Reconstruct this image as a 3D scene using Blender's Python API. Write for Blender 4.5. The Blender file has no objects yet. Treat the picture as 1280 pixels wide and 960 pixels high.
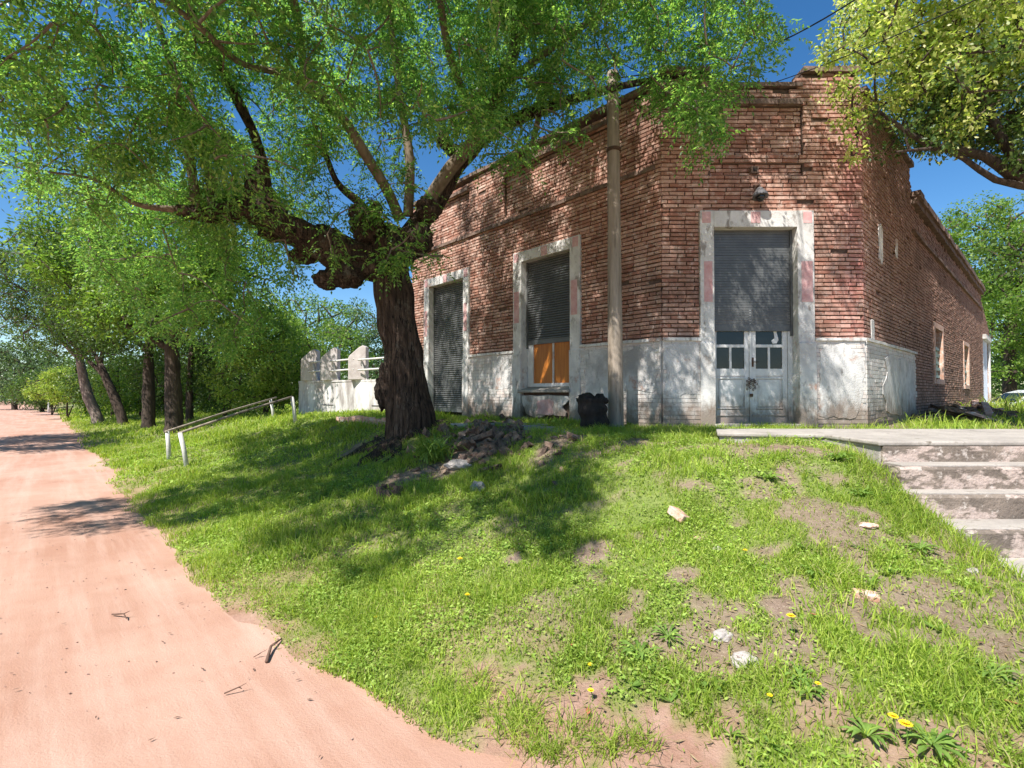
import bpy, bmesh, math, random
import numpy as np
from mathutils import Vector, Matrix, noise as mn

# ------------------------------------------------------------------ camera, sky, sun
sc = bpy.context.scene
COL = sc.collection
F = 640.0; EYE = 0.45
PITCH = math.atan(12 / F)
cam = bpy.data.cameras.new('camera'); co = bpy.data.objects.new('camera', cam); COL.objects.link(co)
cam.sensor_width = 36; cam.lens = 36 * F / 1280; cam.clip_end = 3000; cam.clip_start = 0.05
co.location = (0, 0, EYE); co.rotation_euler = (math.pi / 2 + PITCH, 0, 0)
sc.camera = co
SUN_EL = math.radians(54); SH = Vector((-0.605, -0.796)).normalized()
w = bpy.data.worlds.new('World'); sc.world = w; w.use_nodes = True
wn = w.node_tree.nodes; wl = w.node_tree.links
bg = wn['Background']; sky = wn.new('ShaderNodeTexSky'); sky.sky_type = 'NISHITA'; sky.sun_disc = False
sky.sun_elevation = SUN_EL; sky.sun_rotation = math.atan2(SH.x, SH.y)
sky.air_density = 1.0; sky.dust_density = 0.1; sky.ozone_density = 2.0; sky.altitude = 600
hs = wn.new('ShaderNodeHueSaturation'); hs.inputs['Saturation'].default_value = 1.30; hs.inputs['Value'].default_value = 1.5
wl.new(sky.outputs[0], hs.inputs['Color']); wl.new(hs.outputs[0], bg.inputs[0]); bg.inputs[1].default_value = 0.06
sun = bpy.data.lights.new('sun', 'SUN'); so = bpy.data.objects.new('sun', sun); COL.objects.link(so)
sun.energy = 5.0; sun.angle = math.radians(0.53); sun.color = (1, 0.96, 0.91)
S3 = Vector((SH.x * math.cos(SUN_EL), SH.y * math.cos(SUN_EL), math.sin(SUN_EL)))
so.rotation_euler = S3.to_track_quat('Z', 'Y').to_euler(); so.location = (0, 0, 30)
sc.view_settings.view_transform = 'Standard'; sc.view_settings.look = 'None'
sc.view_settings.exposure = 0.95; sc.view_settings.gamma = 1
sc.render.resolution_x = 1024; sc.render.resolution_y = 768

rng = np.random.default_rng(7); random.seed(7)

# ------------------------------------------------------------------ geometry maths
def P(px, py, Y):
    """point seen at photo pixel (px,py) at forward distance Y"""
    u = (px - 640) / F; v = -(py - 480) / F
    cy = math.cos(PITCH) - v * math.sin(PITCH); cz = math.sin(PITCH) + v * math.cos(PITCH)
    return Vector((u / cy * Y, Y, EYE + cz / cy * Y))

def _h(ix, iy, seed):
    n = (ix.astype(np.int64) * 374761393 + iy.astype(np.int64) * 668265263 + seed * 974711) & 0x7fffffff
    n = ((n ^ (n >> 13)) * 1274126177) & 0x7fffffff
    return ((n ^ (n >> 16)) & 0xffff) / 65535.0
def vn(x, y, seed=0):
    x = np.asarray(x, float); y = np.asarray(y, float)
    ix = np.floor(x); iy = np.floor(y); fx = x - ix; fy = y - iy
    fx = fx * fx * (3 - 2 * fx); fy = fy * fy * (3 - 2 * fy)
    a = _h(ix, iy, seed); b = _h(ix + 1, iy, seed); c = _h(ix, iy + 1, seed); d = _h(ix + 1, iy + 1, seed)
    return (a + (b - a) * fx) * (1 - fy) + (c + (d - c) * fx) * fy
def fbm(x, y, seed=0, o=3):
    s = 0; a = 0.5; t = 0
    for i in range(o):
        s = s + a * vn(x * 2 ** i, y * 2 ** i, seed + i * 17); t += a; a *= 0.5
    return s / t

NL = (-0.735, -0.678); UL = (-0.678, 0.735)
NR = (0.685, -0.728); UR = (0.728, 0.685)
ROAD_Z = -1.05
def fields(x, y):
    dl = -1.0 - (NL[0] * x + NL[1] * y)
    t = UL[0] * (x - 2.25) + UL[1] * (y - 7.67)
    plate = -0.5 * np.clip((t - 8) / 10, 0, 1)
    wig = 0.25 * (vn(x * 0.9, y * 0.9, 5) - 0.5) + 0.14 * (vn(x * 3.1, y * 3.1, 6) - 0.5)
    sl = np.interp(dl + wig, [-3, -0.3, 0, 1.2, 2.5, 3.4, 4.1, 5], [-0.12, -0.06, 0.0, 0.2, 0.5, 0.85, 0.985, 1])
    ye = np.clip(2.05 - 0.36 * (x - 0.2), 1.45, 2.5)
    f = (y + wig - ye) / (5.25 - ye)
    sf = np.interp(f, [-1.5, -0.15, 0, 0.4, 0.75, 0.93, 1.02], [-0.12, -0.05, 0, 0.36, 0.74, 0.97, 1])
    dr = 5.2 - (NR[0] * x + NR[1] * y)
    sr = np.interp(dr + wig, [-3, -0.3, 0, 1.5, 3, 3.6], [-0.12, -0.06, 0, 0.5, 0.9, 1])
    return dl, sl, sf, sr, plate
def zfun(x, y):
    x = np.asarray(x, float); y = np.asarray(y, float)
    dl, sl, sf, sr, plate = fields(x, y)
    k = 0.07
    e = np.exp(-sl / k) + np.exp(-sf / k) + np.exp(-sr / k)
    S = -k * np.log(e)
    z = ROAD_Z + (plate - ROAD_Z) * S
    far = np.clip((-NL[0] * 0 + (NL[0] * x + NL[1] * y) - 7.5) / 2, 0, 1)      # verge across the left road
    z = z + far * 0.35
    near = np.clip(1 - (np.hypot(x, y - 4) - 10) / 20, 0, 1)
    amp = np.clip(S * 6, 0.15, 1)
    z = z + amp * near * (0.07 * (fbm(x * 1.3, y * 1.3, 11) - 0.5) + 0.035 * (vn(x * 6, y * 6, 13) - 0.5))
    # tree root mound
    r2 = ((x + 1.2) ** 2 + (y - 7.6) ** 2)
    z = z + 0.10 * np.exp(-r2 / 0.8)
    z = z - 0.17 * np.clip((x - 2.3) / 1.0, 0, 1) * np.clip((y - 2.6) / .6, 0, 1) * np.clip((4.5 - y) / .8, 0, 1)
    # cut for the steps and the pavement
    inst = np.clip((x - 3.22) / 0.12, 0, 1) * np.clip((4.75 - y) / 0.05, 0, 1) * np.clip((y - 2.9) / 0.35, 0, 1) * np.clip((9.0 - x) / .1, 0, 1)
    z = z * (1 - inst) + np.minimum(z, -0.84 + 0.12 * np.clip((3.7 - y), -1, 1) * 0) * inst
    flat = np.clip((x - 2.1) / 0.3, 0, 1) * np.clip((y - 5.15) / 0.3, 0, 1) * np.clip((7.7 - y) / .1, 0, 1)
    flat2 = np.clip((x - 3.3) / 0.1, 0, 1) * np.clip((y - 4.7) / 0.05, 0, 1) * np.clip((12 - x) / 1, 0, 1) * np.clip((7.7 - y) / .1, 0, 1)
    fl = np.maximum(flat, flat2)
    z = z * (1 - fl) + np.minimum(z, -0.03) * fl
    return z
def zf(x, y): return float(zfun(np.array([x]), np.array([y]))[0])
_Y = np.arange(1.2, 60, 0.01)
def G(px, py):
    p1 = P(px, py, 1.0); dx = p1.x; dz = p1.z - EYE
    zz = zfun(dx * _Y, _Y); hit = np.nonzero(EYE + dz * _Y <= zz)[0]
    i = hit[0] if len(hit) else len(_Y) - 1
    return Vector((dx * _Y[i], _Y[i], float(zz[i])))

def road_edge(x, y):           # turf coverage 0..1
    dl, sl, sf, sr, plate = fields(x, y)
    S = np.minimum(np.minimum(sl, sf), sr)
    n = fbm(x * 2.2, y * 2.2, 31)
    e = np.clip((S + np.where(x < -.6, .025, 0.0)) / 0.08 + (n - 0.5) * 1.6, 0, 1)
    return e, S
BARE = []
def turf(x, y):
    e, S = road_edge(x, y)
    n = .5 * fbm(x * 1.7, y * 1.7, 41, 4) + .5 * fbm(x * 5.5, y * 5.5, 47, 3)
    patch = np.clip((n - 0.40) / 0.12, 0, 1)
    near = np.clip((x + 0.4) / 1.2, 0, 1)          # patchier to the right
    c = e * (1 - (1 - patch) * (0.40 + 0.48 * near))
    for bx, by, br in BARE:
        d = np.hypot(x - bx, y - by) + 1.1 * br * (fbm(x * 6, y * 6, 3) - 0.5) + .5 * br * (vn(x * 25, y * 25, 8) - .5)
        c = c * np.clip((d - br * 0.6) / (br * 0.4), 0.04, 1)
    return c

# ------------------------------------------------------------------ object helpers
def tag(o, label=None, cat=None, group=None, kind=None):
    if label: o['label'] = label
    if cat: o['category'] = cat
    if group: o['group'] = group
    if kind: o['kind'] = kind
    return o
def empty(name, loc, rz=0, **k):
    o = bpy.data.objects.new(name, None); COL.objects.link(o); o.location = loc; o.rotation_euler[2] = rz
    o.empty_display_size = 0.1
    return tag(o, **k)
def link(name, me, mat=None, parent=None, loc=(0, 0, 0), **k):
    o = bpy.data.objects.new(name, me); COL.objects.link(o)
    if mat is not None and not me.materials: me.materials.append(mat)
    if parent is not None: 
        o.parent = parent
        o.location = Vector(loc)
    else: o.location = loc
    return tag(o, **k)
def npmesh(name, V, Fc, smooth=False):
    V = np.asarray(V, np.float32); Fc = np.asarray(Fc, np.int32)
    n = Fc.shape[1]; m = bpy.data.meshes.new(name)
    m.vertices.add(len(V)); m.vertices.foreach_set('co', V.ravel())
    m.loops.add(Fc.size); m.loops.foreach_set('vertex_index', Fc.ravel())
    m.polygons.add(len(Fc)); m.polygons.foreach_set('loop_start', np.arange(0, Fc.size, n, dtype=np.int32))
    try: m.polygons.foreach_set('loop_total', np.full(len(Fc), n, np.int32))
    except Exception: pass
    m.polygons.foreach_set('use_smooth', np.full(len(Fc), smooth))
    m.update(calc_edges=True); return m
class MB:
    def __init__(s): s.v = []; s.f = []
    def box(s, c, size, M=None, jit=0.0, taper=None):
        b = len(s.v); sx, sy, sz = size[0] / 2, size[1] / 2, size[2] / 2
        for x, y, z in ((-1,-1,-1),(1,-1,-1),(1,1,-1),(-1,1,-1),(-1,-1,1),(1,-1,1),(1,1,1),(-1,1,1)):
            p = Vector((x * sx, y * sy, z * sz))
            if taper and z > 0: p.x *= taper; p.y *= taper
            if jit: p += Vector((random.uniform(-jit, jit), random.uniform(-jit, jit), random.uniform(-jit, jit)))
            p = (M @ p if M else p) + Vector(c)
            s.v.append(tuple(p))
        for q in ((0,3,2,1),(4,5,6,7),(0,1,5,4),(1,2,6,5),(2,3,7,6),(3,0,4,7)): s.f.append(tuple(b + i for i in q))
    def prism(s, poly, z0, z1, fn=lambda p: p):
        """poly: list of (a,b); extruded between z0,z1; fn maps (a,b,z)->xyz"""
        b = len(s.v); n = len(poly)
        for z in (z0, z1):
            for a, c in poly: s.v.append(tuple(fn((a, c, z))))
        s.f.append(tuple(b + i for i in reversed(range(n)))); s.f.append(tuple(b + n + i for i in range(n)))
        for i in range(n):
            j = (i + 1) % n; s.f.append((b + i, b + j, b + n + j, b + n + i))
    def tube(s, pts, rad, sides=8, nz=0, caps=True, seed=0, ridge=0, nf=3.0):
        pts = [Vector(p) for p in pts]; b = len(s.v); n = len(pts)
        t0 = (pts[1] - pts[0]).normalized(); a = t0.orthogonal().normalized()
        for i, p in enumerate(pts):
            t = (pts[min(i + 1, n - 1)] - pts[max(i - 1, 0)]).normalized()
            a = (a - t * a.dot(t)).normalized(); c = t.cross(a)
            r = rad[i] if hasattr(rad, '__len__') else rad
            for k in range(sides):
                th = 2 * math.pi * k / sides
                d = a * math.cos(th) + c * math.sin(th); rr = r
                if nz: rr *= 1 + nz * mn.noise(((p + d * r) * nf) + Vector((seed, 0, 0)))
                if ridge:
                    q = p + d * r
                    rr += ridge * (abs(mn.noise(Vector((math.cos(th) * r * 9, math.sin(th) * r * 9, q.z * 1.4 + seed)))) * 2 - 0.6)
                s.v.append(tuple(p + d * rr))
        for i in range(n - 1):
            for k in range(sides):
                k2 = (k + 1) % sides
                s.f.append((b + i * sides + k, b + i * sides + k2, b + (i + 1) * sides + k2, b + (i + 1) * sides + k))
        if caps:
            s.f.append(tuple(b + k for k in reversed(range(sides)))); s.f.append(tuple(b + (n - 1) * sides + k for k in range(sides)))
    def lump(s, c, r, seed=0, nz=0.3, sub=3, sq=(1, 1, 1), nf=2.0):
        bm = bmesh.new(); bmesh.ops.create_icosphere(bm, subdivisions=sub, radius=1); b = len(s.v)
        for v in bm.verts:
            d = v.co.normalized(); k = 1 + nz * mn.fractal(d * nf + Vector((seed * 3.1, seed, 0)), 0.8, 2, 3)
            s.v.append((c[0] + d.x * r * sq[0] * k, c[1] + d.y * r * sq[1] * k, c[2] + d.z * r * sq[2] * k))
        for f in bm.faces: s.f.append(tuple(b + v.index for v in f.verts))
        bm.free()
    def mesh(s, name, smooth=False, origin=(0, 0, 0)):
        m = bpy.data.meshes.new(name); o = Vector(origin)
        m.from_pydata([tuple(Vector(v) - o) for v in s.v], [], s.f)
        if smooth: m.polygons.foreach_set('use_smooth', [True] * len(m.polygons))
        m.update(); return m
    def islands(s):
        par = list(range(len(s.v)))
        def fd(a):
            while par[a] != a: par[a] = par[par[a]]; a = par[a]
            return a
        for f in s.f:
            a = fd(f[0])
            for q in f[1:]: par[fd(q)] = a
        gr = {}
        for f in s.f: gr.setdefault(fd(f[0]), []).append(f)
        out = []
        for fs in gr.values():
            m = MB(); mp = {}
            for f in fs:
                for q in f:
                    if q not in mp: mp[q] = len(m.v); m.v.append(s.v[q])
                m.f.append(tuple(mp[q] for q in f))
            out.append(m)
        return out
    def build(s, name, mat, parent=None, smooth=False, origin=(0, 0, 0), bevel=0, **k):
        if parent is not None and k.get('kind') != 'stuff' and name not in ('wall', 'petals', 'leaf_rosette', 'insulator', 'slot_'):
            isl = s.islands()
            if len(isl) > 1:
                os_ = [m._build(name, mat, parent, smooth, origin, bevel, **k) for m in isl]
                return os_[0]
        return s._build(name, mat, parent, smooth, origin, bevel, **k)
    def _build(s, name, mat, parent=None, smooth=False, origin=(0, 0, 0), bevel=0, **k):
        if parent is not None: 
            # world coordinates given: parent's world matrix is only a translation/rotation
            M = world(parent).inverted()
            me = s.mesh(name, smooth); me.transform(M); o = link(name, me, mat, parent, **k)
        else: o = link(name, s.mesh(name, smooth, origin), mat, None, origin, **k)
        if bevel:
            md = o.modifiers.new('bevel', 'BEVEL'); md.width = bevel; md.segments = 2; md.limit_method = 'ANGLE'
        return o
def world(o):
    M = Matrix.LocRotScale(o.location, o.rotation_euler, o.scale)
    return world(o.parent) @ M if o.parent else M

# ------------------------------------------------------------------ materials
def newmat(name):
    m = bpy.data.materials.new(name); m.use_nodes = True
    return m, m.node_tree.nodes, m.node_tree.links, m.node_tree.nodes['Principled BSDF']
def N(nodes, t, **k):
    n = nodes.new(t)
    for a, b in k.items(): setattr(n, a, b)
    return n
def ramp(nodes, links, src, stops, interp='LINEAR'):
    r = nodes.new('ShaderNodeValToRGB'); r.color_ramp.interpolation = interp
    e = r.color_ramp.elements
    while len(e) < len(stops): e.new(0.5)
    for i, (p, c) in enumerate(stops):
        e[i].position = p; e[i].color = (c[0], c[1], c[2], 1) if hasattr(c, '__len__') else (c, c, c, 1)
    links.new(src, r.inputs[0]); return r.outputs[0]
def noise(nodes, links, scale, detail=4, rough=0.6, vec=None, stretch=None, dist=0):
    n = nodes.new('ShaderNodeTexNoise'); n.inputs['Scale'].default_value = scale
    n.inputs['Detail'].default_value = detail; n.inputs['Roughness'].default_value = rough
    n.inputs['Distortion'].default_value = dist
    if vec is None:
        g = nodes.new('ShaderNodeNewGeometry'); vec = g.outputs['Position']
    if stretch:
        mp = nodes.new('ShaderNodeMapping'); mp.inputs['Scale'].default_value = stretch
        links.new(vec, mp.inputs['Vector']); vec = mp.outputs[0]
    links.new(vec, n.inputs['Vector']); return n.outputs[0]
def mix(nodes, links, fac, a, b, mode='MIX'):
    m = nodes.new('ShaderNodeMix'); m.data_type = 'RGBA'; m.blend_type = mode
    for s, v in ((m.inputs[0], fac), (m.inputs[6], a), (m.inputs[7], b)):
        if hasattr(v, 'is_linked'): links.new(v, s)
        elif hasattr(v, '__len__'): s.default_value = (v[0], v[1], v[2], 1)
        else: s.default_value = v if s == m.inputs[0] else (v, v, v, 1)
    return m.outputs[2]
def math_(nodes, links, op, a, b=None):
    m = nodes.new('ShaderNodeMath'); m.operation = op
    for s, v in ((m.inputs[0], a), (m.inputs[1], b)):
        if v is None: continue
        if hasattr(v, 'is_linked'): links.new(v, s)
        else: s.default_value = v
    return m.outputs[0]
def bump(nodes, links, bsdf, h, strength=0.5, dist=0.01):
    b = nodes.new('ShaderNodeBump'); b.inputs['Strength'].default_value = strength; b.inputs['Distance'].default_value = dist
    links.new(h, b.inputs['Height']); links.new(b.outputs[0], bsdf.inputs['Normal'])

def basedirt(n, l, c):
    g = n.new('ShaderNodeNewGeometry'); sp = n.new('ShaderNodeSeparateXYZ'); l.new(g.outputs['Position'], sp.inputs[0])
    mr = n.new('ShaderNodeMapRange'); mr.inputs[1].default_value = 0.65; mr.inputs[2].default_value = -0.1; mr.inputs[3].default_value = 0; mr.inputs[4].default_value = .62; l.new(sp.outputs[2], mr.inputs[0])
    q = noise(n, l, 5, 6, 0.75, stretch=(1, 1, .5)); f = math_(n, l, 'ADD', mr.outputs[0], q)
    return mix(n, l, ramp(n, l, f, [(0.66, 0), (0.95, 0.85)]), c, (0.20, 0.145, 0.11))
def noisy(name, c1, c2, scale=6, rough=0.85, bs=0.5, bd=0.01, bscale=40, stretch=None, extra=None, metal=0, dirt=False):
    m, n, l, b = newmat(name)
    a = noise(n, l, scale, 6, 0.65, stretch=stretch)
    c = ramp(n, l, a, [(0.32, c1), (0.68, c2)])
    if extra:
        for (sc_, lo, hi, col, st) in extra:
            q = noise(n, l, sc_, 5, 0.7, stretch=st)
            f = ramp(n, l, q, [(lo, 0), (hi, 1)])
            c = mix(n, l, f, c, col)
    if dirt: c = basedirt(n, l, c)
    l.new(c, b.inputs['Base Color']); b.inputs['Roughness'].default_value = rough; b.inputs['Metallic'].default_value = metal
    b.inputs['Specular IOR Level'].default_value = 0.25
    h = noise(n, l, bscale, 5, 0.65, stretch=stretch)
    bump(n, l, b, h, bs, bd); return m

def brick_mat(name, stops, pale, pinkish=True, white=False):
    m, n, l, b = newmat(name)
    g = n.new('ShaderNodeNewGeometry'); oi = n.new('ShaderNodeObjectInfo')
    r = math_(n, l, 'FRACT', math_(n, l, 'ADD', g.outputs['Random Per Island'], oi.outputs['Random']))
    c = ramp(n, l, r, stops)
    a = noise(n, l, 9, 6, 0.75)
    c = mix(n, l, ramp(n, l, a, [(0.50, 0), (0.66, 0.75)]), c, pale)
    a2 = noise(n, l, 22, 6, 0.75)
    c = mix(n, l, ramp(n, l, a2, [(0.55, 0), (0.68, 0.8)]), c, (0.10, 0.055, 0.04) if not white else (0.30, 0.26, 0.22))
    if not white:
        a3 = noise(n, l, 1.1, 5, 0.7)       # large soot and damp stains
        c = mix(n, l, ramp(n, l, a3, [(0.48, 0), (0.64, 0.65)]), c, (0.13, 0.075, 0.055))
    if white: c = basedirt(n, l, c)
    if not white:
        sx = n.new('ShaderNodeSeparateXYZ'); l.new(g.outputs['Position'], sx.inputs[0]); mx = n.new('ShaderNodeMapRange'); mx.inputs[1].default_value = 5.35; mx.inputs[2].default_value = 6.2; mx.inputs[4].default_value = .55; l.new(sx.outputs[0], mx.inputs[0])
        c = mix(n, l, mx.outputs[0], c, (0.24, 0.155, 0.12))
    if pinkish:
        sp = n.new('ShaderNodeSeparateXYZ'); l.new(g.outputs['Position'], sp.inputs[0])
        mr = n.new('ShaderNodeMapRange'); mr.inputs[1].default_value = 4.65; mr.inputs[2].default_value = 5.1; l.new(sp.outputs[0], mr.inputs[0])
        mr2 = n.new('ShaderNodeMapRange'); mr2.inputs[1].default_value = 5.45; mr2.inputs[2].default_value = 5.3; l.new(sp.outputs[0], mr2.inputs[0])
        a4 = noise(n, l, 2.6, 6, 0.7)
        f = math_(n, l, 'MULTIPLY', math_(n, l, 'MULTIPLY', mr.outputs[0], mr2.outputs[0]), ramp(n, l, a4, [(0.38, 0), (0.70, 0.6)]))
        c = mix(n, l, f, c, (0.56, 0.22, 0.21))
    l.new(c, b.inputs['Base Color']); b.inputs['Roughness'].default_value = 0.9; b.inputs['Specular IOR Level'].default_value = 0.15
    h = noise(n, l, 60, 6, 0.7); bump(n, l, b, h, 0.8, 0.006); return m

def leaf_mat(name, stops, trans=0.45, rough=0.45, spec=0.35, tcol=None):
    m, n, l, b = newmat(name)
    g = n.new('ShaderNodeNewGeometry')
    c = ramp(n, l, g.outputs['Random Per Island'], stops)
    q = noise(n, l, 0.9, 3, 0.6); c = mix(n, l, ramp(n, l, q, [(0.35, 0.35), (0.65, 0)]), c, [v * 0.6 for v in stops[0][1]])
    l.new(c, b.inputs['Base Color']); b.inputs['Roughness'].default_value = rough; b.inputs['Specular IOR Level'].default_value = spec
    t = n.new('ShaderNodeBsdfTranslucent')
    tc = mix(n, l, 1.0, c, tcol or (1.6, 1.75, 0.85), 'MULTIPLY'); l.new(tc, t.inputs[0])
    ms = n.new('ShaderNodeMixShader'); ms.inputs[0].default_value = trans
    l.new(b.outputs[0], ms.inputs[1]); l.new(t.outputs[0], ms.inputs[2])
    l.new(ms.outputs[0], n['Material Output'].inputs['Surface']); return m

M = {}
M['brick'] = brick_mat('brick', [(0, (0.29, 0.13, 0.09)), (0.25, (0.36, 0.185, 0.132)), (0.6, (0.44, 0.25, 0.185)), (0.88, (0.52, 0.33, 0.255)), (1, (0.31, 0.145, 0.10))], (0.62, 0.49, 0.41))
M['white_brick'] = brick_mat('whitewashed_brick', [(0, (0.50, 0.47, 0.43)), (0.5, (0.60, 0.57, 0.53)), (1, (0.55, 0.46, 0.41))], (0.68, 0.66, 0.62), pinkish=False, white=True)
M['mortar'] = noisy('mortar', (0.07, 0.045, 0.033), (0.13, 0.088, 0.065), 14, 0.95, 0.8, 0.01, 60)
M['plaster'] = noisy('old_plaster', (0.46, 0.44, 0.41), (0.68, 0.66, 0.62), 3.5, 0.9, 0.6, 0.012, 45,
                     extra=[(7, 0.55, 0.66, (0.28, 0.25, 0.22), (1, 1, 0.45)), (2.1, 0.60, 0.68, (0.45, 0.30, 0.24), None)], dirt=True)
M['plinth'] = noisy('plinth_plaster', (0.40, 0.385, 0.365), (0.66, 0.64, 0.61), 2.5, 0.92, 0.7, 0.014, 40,
                    extra=[(9, 0.56, 0.68, (0.22, 0.20, 0.18), (1, 1, 0.3)), (1.7, 0.60, 0.67, (0.42, 0.28, 0.22), None), (0.9, 0.50, 0.62, (0.36, 0.34, 0.32), None)], dirt=True)
M['pink'] = noisy('faded_pink_plaster', (0.50, 0.26, 0.25), (0.62, 0.42, 0.40), 9, 0.9, 0.5, 0.01, 60)
M['ledge'] = noisy('weathered_ledge', (0.10, 0.065, 0.05), (0.26, 0.18, 0.14), 8, 0.95, 0.8, 0.015, 30)
M['shutter'] = noisy('shutter_metal', (0.060, 0.062, 0.060), (0.105, 0.108, 0.105), 5, 0.42, 0.15, 0.002, 80, extra=[(14, 0.62, 0.75, (0.16, 0.14, 0.12), (1, 1, 0.3))])
M['shutter'].node_tree.nodes['Principled BSDF'].inputs['Specular IOR Level'].default_value = 0.6
M['door_paint'] = noisy('door_paint', (0.52, 0.51, 0.49), (0.68, 0.67, 0.65), 6, 0.6, 0.35, 0.004, 50, extra=[(16, 0.60, 0.72, (0.25, 0.22, 0.19), (1, 1, 0.25))], dirt=True)
M['glass'], n_, l_, b_ = newmat('dark_glass'); b_.inputs['Base Color'].default_value = (0.008, 0.01, 0.012, 1); b_.inputs['Roughness'].default_value = 0.12
q = noise(n_, l_, 4, 2, 0.5); bump(n_, l_, b_, q, 0.05, 0.01)
M['orange_wood'] = noisy('varnished_board', (0.34, 0.105, 0.018), (0.50, 0.18, 0.03), 3, 0.35, 0.2, 0.002, 20, stretch=(6, 6, 0.6))
M['iron'] = noisy('rusty_iron', (0.04, 0.03, 0.025), (0.12, 0.06, 0.035), 20, 0.7)
M['charred'] = noisy('charred_wood', (0.008, 0.007, 0.006), (0.035, 0.028, 0.024), 8, 0.8, 1, 0.03, 22, stretch=(1, 1, 0.35))
M['pole'] = noisy('pole_wood', (0.20, 0.16, 0.12), (0.36, 0.30, 0.24), 5, 0.85, 0.6, 0.01, 30, stretch=(3, 3, 0.25), extra=[(6, 0.55, 0.7, (0.10, 0.08, 0.06), (2, 2, 0.2))])
M['concrete'] = noisy('old_concrete', (0.27, 0.24, 0.21), (0.42, 0.38, 0.335), 3, 0.93, 0.6, 0.012, 35, extra=[(6, 0.58, 0.68, (0.17, 0.145, 0.115), None)])
M['white_conc'] = noisy('whitewashed_concrete', (0.50, 0.47, 0.45), (0.70, 0.68, 0.65), 2.2, 0.92, 0.5, 0.012, 25, stretch=(1, 1, 0.4), extra=[(3, 0.46, 0.66, (0.27, 0.24, 0.22), (1, 1, 0.25)), (1.2, 0.5, 0.64, (0.36, 0.31, 0.28), None)])
M['fin'] = noisy('fin_concrete', (0.36, 0.31, 0.285), (0.52, 0.47, 0.44), 5, 0.92, 0.6, 0.012, 30)
M['pipe'] = noisy('pale_pipe', (0.45, 0.43, 0.40), (0.62, 0.60, 0.56), 8, 0.6)
M['riser'] = noisy('step_riser', (0.13, 0.105, 0.085), (0.25, 0.20, 0.16), 4, 0.95, 0.8, 0.02, 26,
                   extra=[(2.6, 0.50, 0.56, (0.44, 0.35, 0.30), (1, 1, 2.2)), (9, 0.58, 0.66, (0.48, 0.42, 0.37), None), (5, 0.60, 0.70, (0.12, 0.10, 0.07), (1, 1, 3))])
M['bark'] = noisy('rough_bark', (0.022, 0.015, 0.011), (0.13, 0.088, 0.064), 7, 0.95, 1.0, 0.07, 18, stretch=(3.5, 3.5, 0.35),
                  extra=[(5, 0.56, 0.70, (0.22, 0.155, 0.115), (3, 3, 0.3)), (3, 0.58, 0.70, (0.18, 0.16, 0.125), None), (8, 0.54, 0.60, (0.014, 0.010, 0.008), (4, 4, 0.3))])
M['bark2'] = noisy('smooth_bark', (0.10, 0.075, 0.055), (0.23, 0.18, 0.13), 6, 0.9, 0.6, 0.01, 30, stretch=(2, 2, 0.6))
M['bark3'] = noisy('dark_bark', (0.035, 0.025, 0.02), (0.11, 0.08, 0.06), 5, 0.95, 0.9, 0.03, 14, stretch=(3, 3, 0.4))
M['bark4'] = noisy('pale_bark', (0.16, 0.12, 0.10), (0.30, 0.24, 0.20), 4, 0.95, 0.9, 0.03, 14, stretch=(3, 3, 0.4))
M['stone'] = noisy('pale_stone', (0.26, 0.23, 0.21), (0.46, 0.41, 0.37), 14, 0.92, 0.8, 0.01, 40, extra=[(25, 0.58, 0.66, (0.22, 0.17, 0.14), None)])
M['brickbat'] = noisy('brickbat', (0.50, 0.26, 0.17), (0.62, 0.46, 0.38), 16, 0.92, 0.8, 0.01, 50, extra=[(12, 0.55, 0.62, (0.62, 0.57, 0.52), None)])
M['deadwood'] = noisy('dead_wood', (0.06, 0.04, 0.03), (0.24, 0.165, 0.12), 9, 0.95, 0.9, 0.02, 30, stretch=(2, 2, 2))
M['rubble'] = noisy('rubble', (0.13, 0.075, 0.05), (0.34, 0.235, 0.175), 9, 0.95, 0.9, 0.015, 30)
M['pebble'] = noisy('pebble', (0.26, 0.15, 0.11), (0.44, 0.31, 0.25), 25, 0.95)
M['twig'] = noisy('dry_twig', (0.10, 0.055, 0.04), (0.16, 0.10, 0.07), 20, 0.9)
M['yellow'], n_, l_, b_ = newmat('yellow_petal')
q = noise(n_, l_, 60, 3, 0.6); l_.new(ramp(n_, l_, q, [(0.3, (0.75, 0.50, 0.01)), (0.7, (0.85, 0.68, 0.02))]), b_.inputs['Base Color']); b_.inputs['Roughness'].default_value = 0.6
M['leaf_main'] = leaf_mat('leaf_main', [(0, (0.085, 0.185, 0.055)), (0.5, (0.15, 0.28, 0.075)), (0.85, (0.25, 0.38, 0.11)), (1, (0.42, 0.50, 0.16))], 0.6, 0.38, 0.5)
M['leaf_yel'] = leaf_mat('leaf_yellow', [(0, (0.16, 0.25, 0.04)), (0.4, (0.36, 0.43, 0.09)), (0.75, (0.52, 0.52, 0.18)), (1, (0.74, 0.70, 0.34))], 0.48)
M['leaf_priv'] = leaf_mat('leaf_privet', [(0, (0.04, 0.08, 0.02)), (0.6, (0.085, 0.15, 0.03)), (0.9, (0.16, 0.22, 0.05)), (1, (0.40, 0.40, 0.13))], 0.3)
M['leaf_dark'] = leaf_mat('leaf_dark', [(0, (0.045, 0.085, 0.022)), (0.6, (0.085, 0.15, 0.036)), (1, (0.15, 0.22, 0.05))], 0.42)
M['leaf_mid'] = leaf_mat('leaf_mid', [(0, (0.085, 0.165, 0.03)), (0.6, (0.16, 0.26, 0.045)), (1, (0.29, 0.38, 0.08))], 0.5)
M['leaf_lime'] = leaf_mat('leaf_lime', [(0, (0.16, 0.25, 0.04)), (0.6, (0.30, 0.38, 0.07)), (1, (0.45, 0.48, 0.14))], 0.45)
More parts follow.
